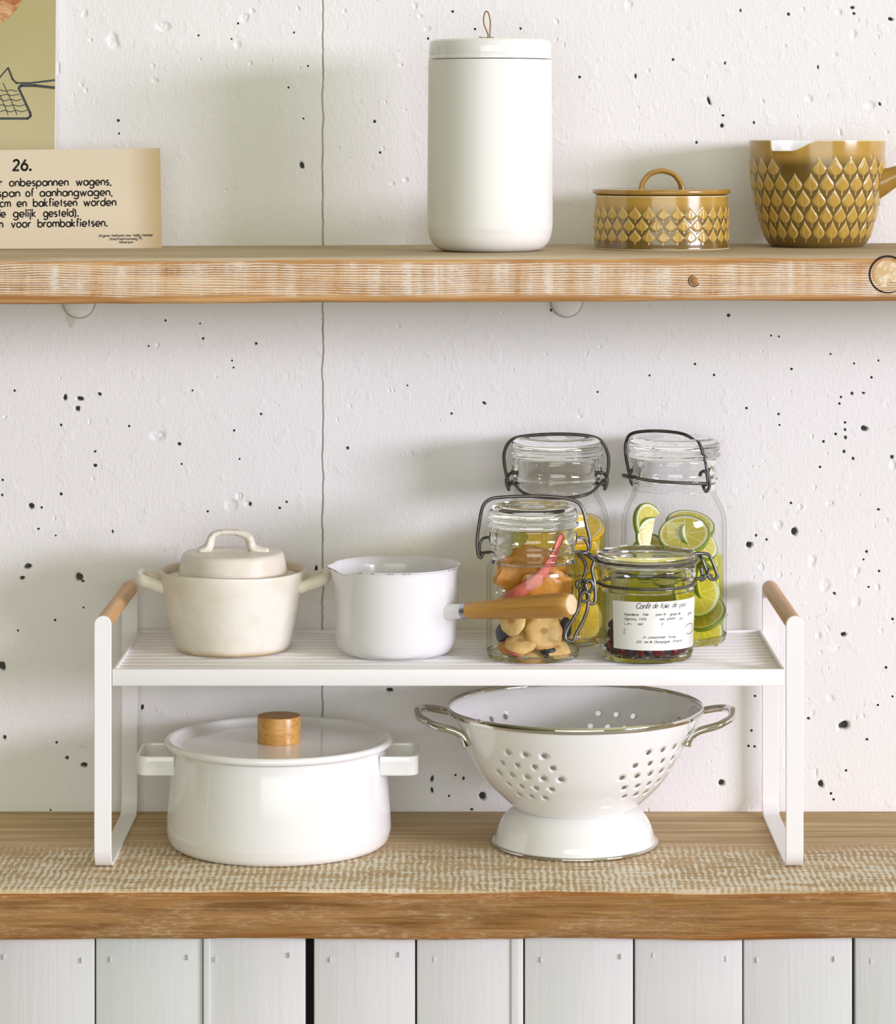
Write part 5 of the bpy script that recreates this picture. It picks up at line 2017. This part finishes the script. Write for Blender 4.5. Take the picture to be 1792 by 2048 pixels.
# pink candied strip rising to the right
mb = MB()
pp = [(1000, 1206, fy + 0.006), (1030, 1188, fy - 0.002), (1062, 1168, fy - 0.005), (1086, 1146, fy - 0.0045), (1103, 1118, fy - 0.002), (1114, 1092, fy + 0.002), (1122, 1071, fy + 0.006)]
pts = [P(*q) for q in pp]
c0 = pts[3].copy()
mb.tube([q - c0 for q in pts], lambda q: 0.0047 + 0.0004 * math.sin(9 * q), 16, False, 8, 1.0, 0.42, up=(0.25, 0.0, 1))
piece('papaya_strip', 'dried fruit strip', 'long pink candied fruit strip leaning up to the right in the jar', None, mb.mesh(), M['papaya'], c0)
MG = 'orange dried mango pieces in the dried fruit jar'
for i, (px, py, Y, s, lab) in enumerate([
    (1014, 1150, fy + 0.010, (0.0150, 0.0032, 0.0140), 'orange mango piece at the upper left of the dried fruit'),
    (1056, 1132, fy + 0.014, (0.0165, 0.0032, 0.0160), 'orange mango piece at the top centre behind the pink strip'),
    (1080, 1176, fy + 0.006, (0.0160, 0.0032, 0.0130), 'brownish orange mango piece right under the pink strip'),
    (1112, 1172, fy + 0.010, (0.0130, 0.0035, 0.0160), 'brownish mango piece beside the dark red fruit'),
    (1058, 1205, fy + 0.007, (0.0140, 0.0050, 0.0070), 'orange mango piece just above the wooden handle'),
    (1100, 1140, fy + 0.020, (0.0130, 0.0050, 0.0120), 'mango piece at the back right of the jar'),
    (1010, 1302, fy + 0.006, (0.0090, 0.0060, 0.0050), 'amber mango piece low at the left on the glass floor')]):
    p = inside(FJ, 0.0342, P(px, py, Y), s[0] * 0.85)
    p.z = max(p.z, DECK + 0.010)
    piece('dried_mango', 'dried mango', lab, MG, blob(i * 5.1 + 2, *s, 0.45), M['mango'], p, (0.1 * i, 0.25 * (-1) ** i, 0.2 * (-1) ** i))
for (nm, cat, px, py, Y, s, mt, lab) in [
    ('dried_plum', 'dried plum', 990, 1266, fy + 0.010, (0.0058, 0.0055, 0.0090), 'prune', 'blue-grey dried plum at the lower left of the dried fruit jar'),
    ('dried_plum', 'dried plum', 1097, 1312, fy + 0.001, (0.0062, 0.0048, 0.0045), 'prune', 'black dried plum on the jar floor below the banana chips'),
    ('dried_plum', 'dried plum', 1137, 1258, fy + 0.012, (0.0050, 0.0050, 0.0085), 'prune', 'black dried plum by the hanging wire lever'),
    ('dried_date', 'dried date', 1143, 1190, fy + 0.014, (0.0050, 0.0050, 0.0165), 'date', 'long dark red dried fruit standing at the right of the jar'),
    ('papaya_cube', 'dried fruit piece', 1026, 1305, fy + 0.001, (0.0062, 0.0045, 0.0052), 'papaya', 'red candied fruit piece on the jar floor at left')]:
    p = inside(FJ, 0.0342, P(px, py, Y), s[0] + 0.0006)
    p.z = max(p.z, DECK + 0.0050 + s[2] * 0.9)
    piece(nm, cat, lab, None, blob(px * 0.37, *s), M[mt], p, (0, 0.15, 0))

# berries in the labelled jar
rnd = random.Random(12)
BJ = J_LABEL
KG = {'prune': 'black dried berries in the labelled jar', 'cranberry': 'dark red dried berries in the labelled jar'}
NB = {'prune': [blob(3.3, 0.0056, 0.0052, 0.0048, 0.3), blob(5.1, 0.0062, 0.0052, 0.0046, 0.3)],
      'cranberry': [blob(8.2, 0.0060, 0.0055, 0.0050, 0.3), blob(9.9, 0.0068, 0.0056, 0.0050, 0.3)]}
for k in NB:
    for me in NB[k]:
        me.materials.append(M[k])
        me.polygons.foreach_set('use_smooth', [True] * len(me.polygons))
spots = []
for i in range(13):
    a = math.radians(-172 + 164 * i / 12)
    spots.append((0.0285, a, 0.0104))
for i in range(9):
    spots.append((0.0180, math.radians(40 * i + 10), 0.0104))
spots += [(0.0278, math.radians(-166), 0.0200), (0.0275, math.radians(-146), 0.0196), (0.0225, math.radians(-178), 0.0192), (0.0272, math.radians(-157), 0.0288), (0.0245, math.radians(170), 0.0270)]
for i, (r, a, z) in enumerate(spots):
    k = ('prune', 'cranberry')[(i % 2) if i < 13 else rnd.randint(0, 1)]
    o = bpy.data.objects.new('dried_berry', NB[k][i % 2])
    COL.objects.link(o)
    o.location = (BJ.x + r * math.cos(a), BJ.y + r * math.sin(a), BJ.z + z)
    o.rotation_euler = (rnd.uniform(-.4, .4), rnd.uniform(-.4, .4), rnd.uniform(0, 6))
    tag(o, 'black wrinkled dried berry at the bottom of the labelled jar' if k == 'prune' else 'dark red wrinkled dried berry at the bottom of the labelled jar', 'dried berry', KG[k])


# ------------------------------------------------------------------ white enamel casserole under the stand
def enamel_pot():
    Y = 0.093
    x = P(558, 0, Y).x
    t = thing('enamel_pot', 'wide white enamel pot with wooden lid knob under the stand', 'pot', (x, Y, CT))
    H = 0.0800
    out = [(0.080, 0.0), (0.0855, 0.0008), (0.0893, 0.0042), (0.0911, 0.0098), (0.0917, 0.016), (0.0905, 0.035), (0.0886, 0.058), (0.0873, 0.074), (0.0872, H - 0.002), (0.0875, H)]
    inn = [(0.0860, H), (0.0855, 0.07), (0.0895, 0.016), (0.085, 0.004), (0, 0.002)]
    link('body', lathe([(0, 0)] + smooth_prof(out, 5) + inn, 160), M['enamel'], t, angle=60)
    h = H + 0.0004
    lid = [(0, h - 0.0014), (0.070, h - 0.0010), (0.0865, h), (0.0905, h + 0.0006), (0.0928, h + 0.0022), (0.0932, h + 0.0042), (0.0922, h + 0.0060), (0.0902, h + 0.0067), (0.0880, h + 0.0060),
           (0.0850, h + 0.0036), (0.0815, h + 0.0020), (0.0775, h + 0.0014), (0.06, h + 0.0018), (0.03, h + 0.0024), (0, h + 0.0026)]
    link('lid', lathe([lid[0]] + smooth_prof(lid[1:], 4), 160), M['enamel'], t, angle=60)
    kz = h + 0.0024
    kn = thing('knob', None, None, (0, 0, kz))
    kn.parent = t
    me = lathe([(0, 0), (0.0172, 0), (0.0176, 0.0005), (0.0178, 0.0208), (0.0176, 0.0214), (0.0171, 0.0217)], 64)
    link('knob_side', me, M['knob'], kn, angle=30)
    me = lathe([(0, 0.0216), (0.0172, 0.0216), (0.0172, 0.0219), (0, 0.0220)], 64)
    link('knob_top', me, M['knob_top'], kn)
    for s in (-1, 1):
        # square loop of flat strip
        cx0, cx1, hw, zc, hh, th = 0.083, 0.1145, 0.0300, 0.0690, 0.0078, 0.0022
        R = 0.009
        path = [(cx0, -hw), (cx1 - R, -hw)]
        for i in range(1, 9):
            a = PI / 2 * i / 8
            path.append((cx1 - R + R * math.sin(a), -hw + R - R * math.cos(a)))
        path += [(p[0], -p[1]) for p in reversed(path)]
        n = len(path)
        V, Fc = [], []
        for i, (px, py) in enumerate(path):
            a, b = path[max(i - 1, 0)], path[min(i + 1, n - 1)]
            tx, ty = b[0] - a[0], b[1] - a[1]
            L = math.hypot(tx, ty)
            nx, ny = -ty / L, tx / L
            for (q, z) in ((0, -hh), (0, hh), (th, hh), (th, -hh)):
                V.append((s * (px + nx * q), py + ny * q, zc + z))
        for i in range(n - 1):
            for k in range(4):
                l = (k + 1) % 4
                Fc.append((i * 4 + k, i * 4 + l, i * 4 + 4 + l, i * 4 + 4 + k))
        Fc += [(0, 1, 2, 3), tuple((n - 1) * 4 + k for k in (3, 2, 1, 0))]
        mb = MB()
        mb.add(V, Fc)
        mb.build('side_handle', M['enamel'], t, bevel=0.0009, seg=3)


enamel_pot()


# ------------------------------------------------------------------ colander
def colander():
    Y = 0.092
    x = P(1150, 0, Y).x
    t = thing('colander', 'white enamel colander with chrome handles under the stand', 'colander', (x, Y, CT))
    prof = [(0.0415, 0.0262), (0.0475, 0.0300), (0.0540, 0.0350), (0.0640, 0.0440), (0.0715, 0.0515), (0.0800, 0.0622), (0.0873, 0.0745), (0.0950, 0.0900), (0.1000, 0.1010), (0.1030, 0.1085), (0.1040, 0.1115)]
    pf = smooth_prof(prof, 10)
    S = [0.0]
    for a, b in zip(pf[:-1], pf[1:]):
        S.append(S[-1] + math.hypot(b[0] - a[0], b[1] - a[1]))
    ST_ = S[-1]

    def at(s):
        s = min(max(s, 0), ST_)
        lo = 0
        while lo < len(S) - 2 and S[lo + 1] < s:
            lo += 1
        q = (s - S[lo]) / (S[lo + 1] - S[lo])
        a, b = pf[lo], pf[lo + 1]
        return a[0] + (b[0] - a[0]) * q, a[1] + (b[1] - a[1]) * q
    # hole layout: hexagon of 19 per cluster, four clusters
    holes = []
    R0 = 0.0715
    hr = 0.0024
    s_c = S[min(range(len(pf)), key=lambda i: abs(pf[i][1] - 0.0690))]
    for ca in (-29, 43.5, 154, 224):
        for row in range(-2, 3):
            n = 5 - abs(row)
            for k in range(n):
                da = (k - (n - 1) / 2) * 0.0120
                ss = s_c + row * 0.0112
                rr = at(ss)[0]
                th = math.radians(-90 + ca) + da / 0.0715 + 0.02 * row
                holes.append((th, ss, rr))
    pts2, edges2 = [], []
    seg = 150
    rows = 34
    U = 2 * PI * R0
    for j in range(rows + 1):
        for i in range(seg + 1):
            u, s = U * i / seg, ST_ * j / rows
            ok = True
            for (th, ss, rr) in holes:
                hu = ((th) % (2 * PI)) * R0
                du = u - hu
                if math.hypot(du * rr / R0, s - ss) < hr * 1.35:
                    ok = False
                    break
            if ok:
                pts2.append(Vector((u, s)))
    n0 = len(pts2)
    hc = []
    for (th, ss, rr) in holes:
        hu = (th % (2 * PI)) * R0
        k0 = len(pts2)
        for i in range(20):
            a = 2 * PI * i / 20
            pts2.append(Vector((hu + hr * math.cos(a) * R0 / rr, ss + hr * math.sin(a))))
        for i in range(20):
            edges2.append((k0 + i, k0 + (i + 1) % 20))
        hc.append((hu, ss, R0 / rr))
    res = delaunay_2d_cdt(pts2, edges2, [], 0, 1e-7)
    V2, F2 = res[0], res[2]
    keep = []
    for f in F2:
        c = sum((V2[i] for i in f), Vector((0, 0))) / len(f)
        if any(math.hypot((c.x - hu) / k, c.y - ss) < hr * 0.97 for (hu, ss, k) in hc):
            continue
        keep.append(tuple(f))
    V = []
    for v in V2:
        r, z = at(v.y)
        th = v.x / R0
        V.append((r * math.cos(th), r * math.sin(th), z))
    me = mesh_from(V, keep)
    bm = bmesh.new()
    bm.from_mesh(me)
    bmesh.ops.remove_doubles(bm, verts=bm.verts, dist=2e-5)
    bmesh.ops.recalc_face_normals(bm, faces=bm.faces)
    # outward normals, then a thin inner skin
    f0 = max(bm.faces, key=lambda f: f.calc_center_median().xy.length)
    c = f0.calc_center_median()
    if f0.normal.dot(Vector((c.x, c.y, 0))) < 0:
        bmesh.ops.reverse_faces(bm, faces=bm.faces[:])
    bm.to_mesh(me)
    bm.free()
    bw = link('bowl', me, M['enamel'], t, angle=180)
    so = bw.modifiers.new('thickness', 'SOLIDIFY')
    so.thickness = 0.0011
    so.offset = -1
    # floor of the bowl
    link('bowl_floor', lathe([(0, 0.0225), (0.025, 0.0230), (0.0380, 0.0250), (0.0418, 0.0266), (0.0412, 0.0276), (0.036, 0.0262), (0, 0.0236)], 96), M['enamel'], t, angle=60)
    foot = [(0.0445, 0.0290), (0.0468, 0.0300), (0.0500, 0.0292), (0.0555, 0.0255), (0.0602, 0.0195), (0.0633, 0.0125), (0.0652, 0.0060), (0.0662, 0.0025), (0.0652, 0.0022), (0.0625, 0.0115), (0.0592, 0.0188), (0.0545, 0.0246), (0.0500, 0.0280), (0.0460, 0.0282)]
    link('foot', lathe(smooth_prof(foot, 4), 128), M['enamel'], t, angle=60)
    mb = MB()
    mb.tube([(0.0667 * math.cos(2 * PI * i / 96), 0.0667 * math.sin(2 * PI * i / 96), 0.0017) for i in range(96)], 0.0017, 12, True, 1)
    mb.build('foot_trim', M['chrome'], t)
    mb = MB()
    V, Fc = [], []
    rim = [(0.1028, 0.1092), (0.1046, 0.1088), (0.1055, 0.1105), (0.1054, 0.1128), (0.1044, 0.1140), (0.1032, 0.1132), (0.1026, 0.1110), (0.1028, 0.1092)]
    link('rim_trim', lathe(rim, 160), M['chrome'], t, angle=60)
    for s in (-1, 1):
        mb = MB()
        p = lambda a, r, z: Vector((s * r * math.cos(a), r * math.sin(a), z))
        a0 = math.radians(24)
        pts = [p(-a0, 0.0958, 0.0895), p(-a0 * 0.98, 0.0995, 0.0945), p(-a0 * 0.92, 0.1060, 0.0995), Vector((s * 0.1130, -0.0365, 0.1030)), Vector((s * 0.1205, -0.0300, 0.1052)), Vector((s * 0.1265, -0.0200, 0.1068)), Vector((s * 0.1288, 0.0, 0.1085)),
               Vector((s * 0.1265, 0.0200, 0.1068)), Vector((s * 0.1205, 0.0300, 0.1052)), Vector((s * 0.1130, 0.0365, 0.1030)), p(a0 * 0.92, 0.1060, 0.0995), p(a0 * 0.98, 0.0995, 0.0945), p(a0, 0.0958, 0.0895)]

        def rad(q):
            e = min(q, 1 - q)
            return 0.0036 + 0.0028 * math.exp(-(e / 0.055) ** 2) if e > 0.0 else 0.004
        mb.tube(pts, rad, 14, False, 8, 0.85, 1.0)
        mb.build('handle', M['chrome'], t)
        for q in (-1, 1):
            c = p(q * a0, 0.0925, 0.0862)
            rv = lathe([(0, 0.0009), (0.0022, 0.0007), (0.0030, 0.0)], 20)
            dr = Vector((-c.x, -c.y, 0.6 * 0.09)).normalized()
            m4 = Matrix.Translation(p(q * a0, 0.0942, 0.0910)) @ dr.to_track_quat('Z', 'Y').to_matrix().to_4x4()
            rv.transform(m4)
            link('rivet', rv, M['chrome'], t)


colander()
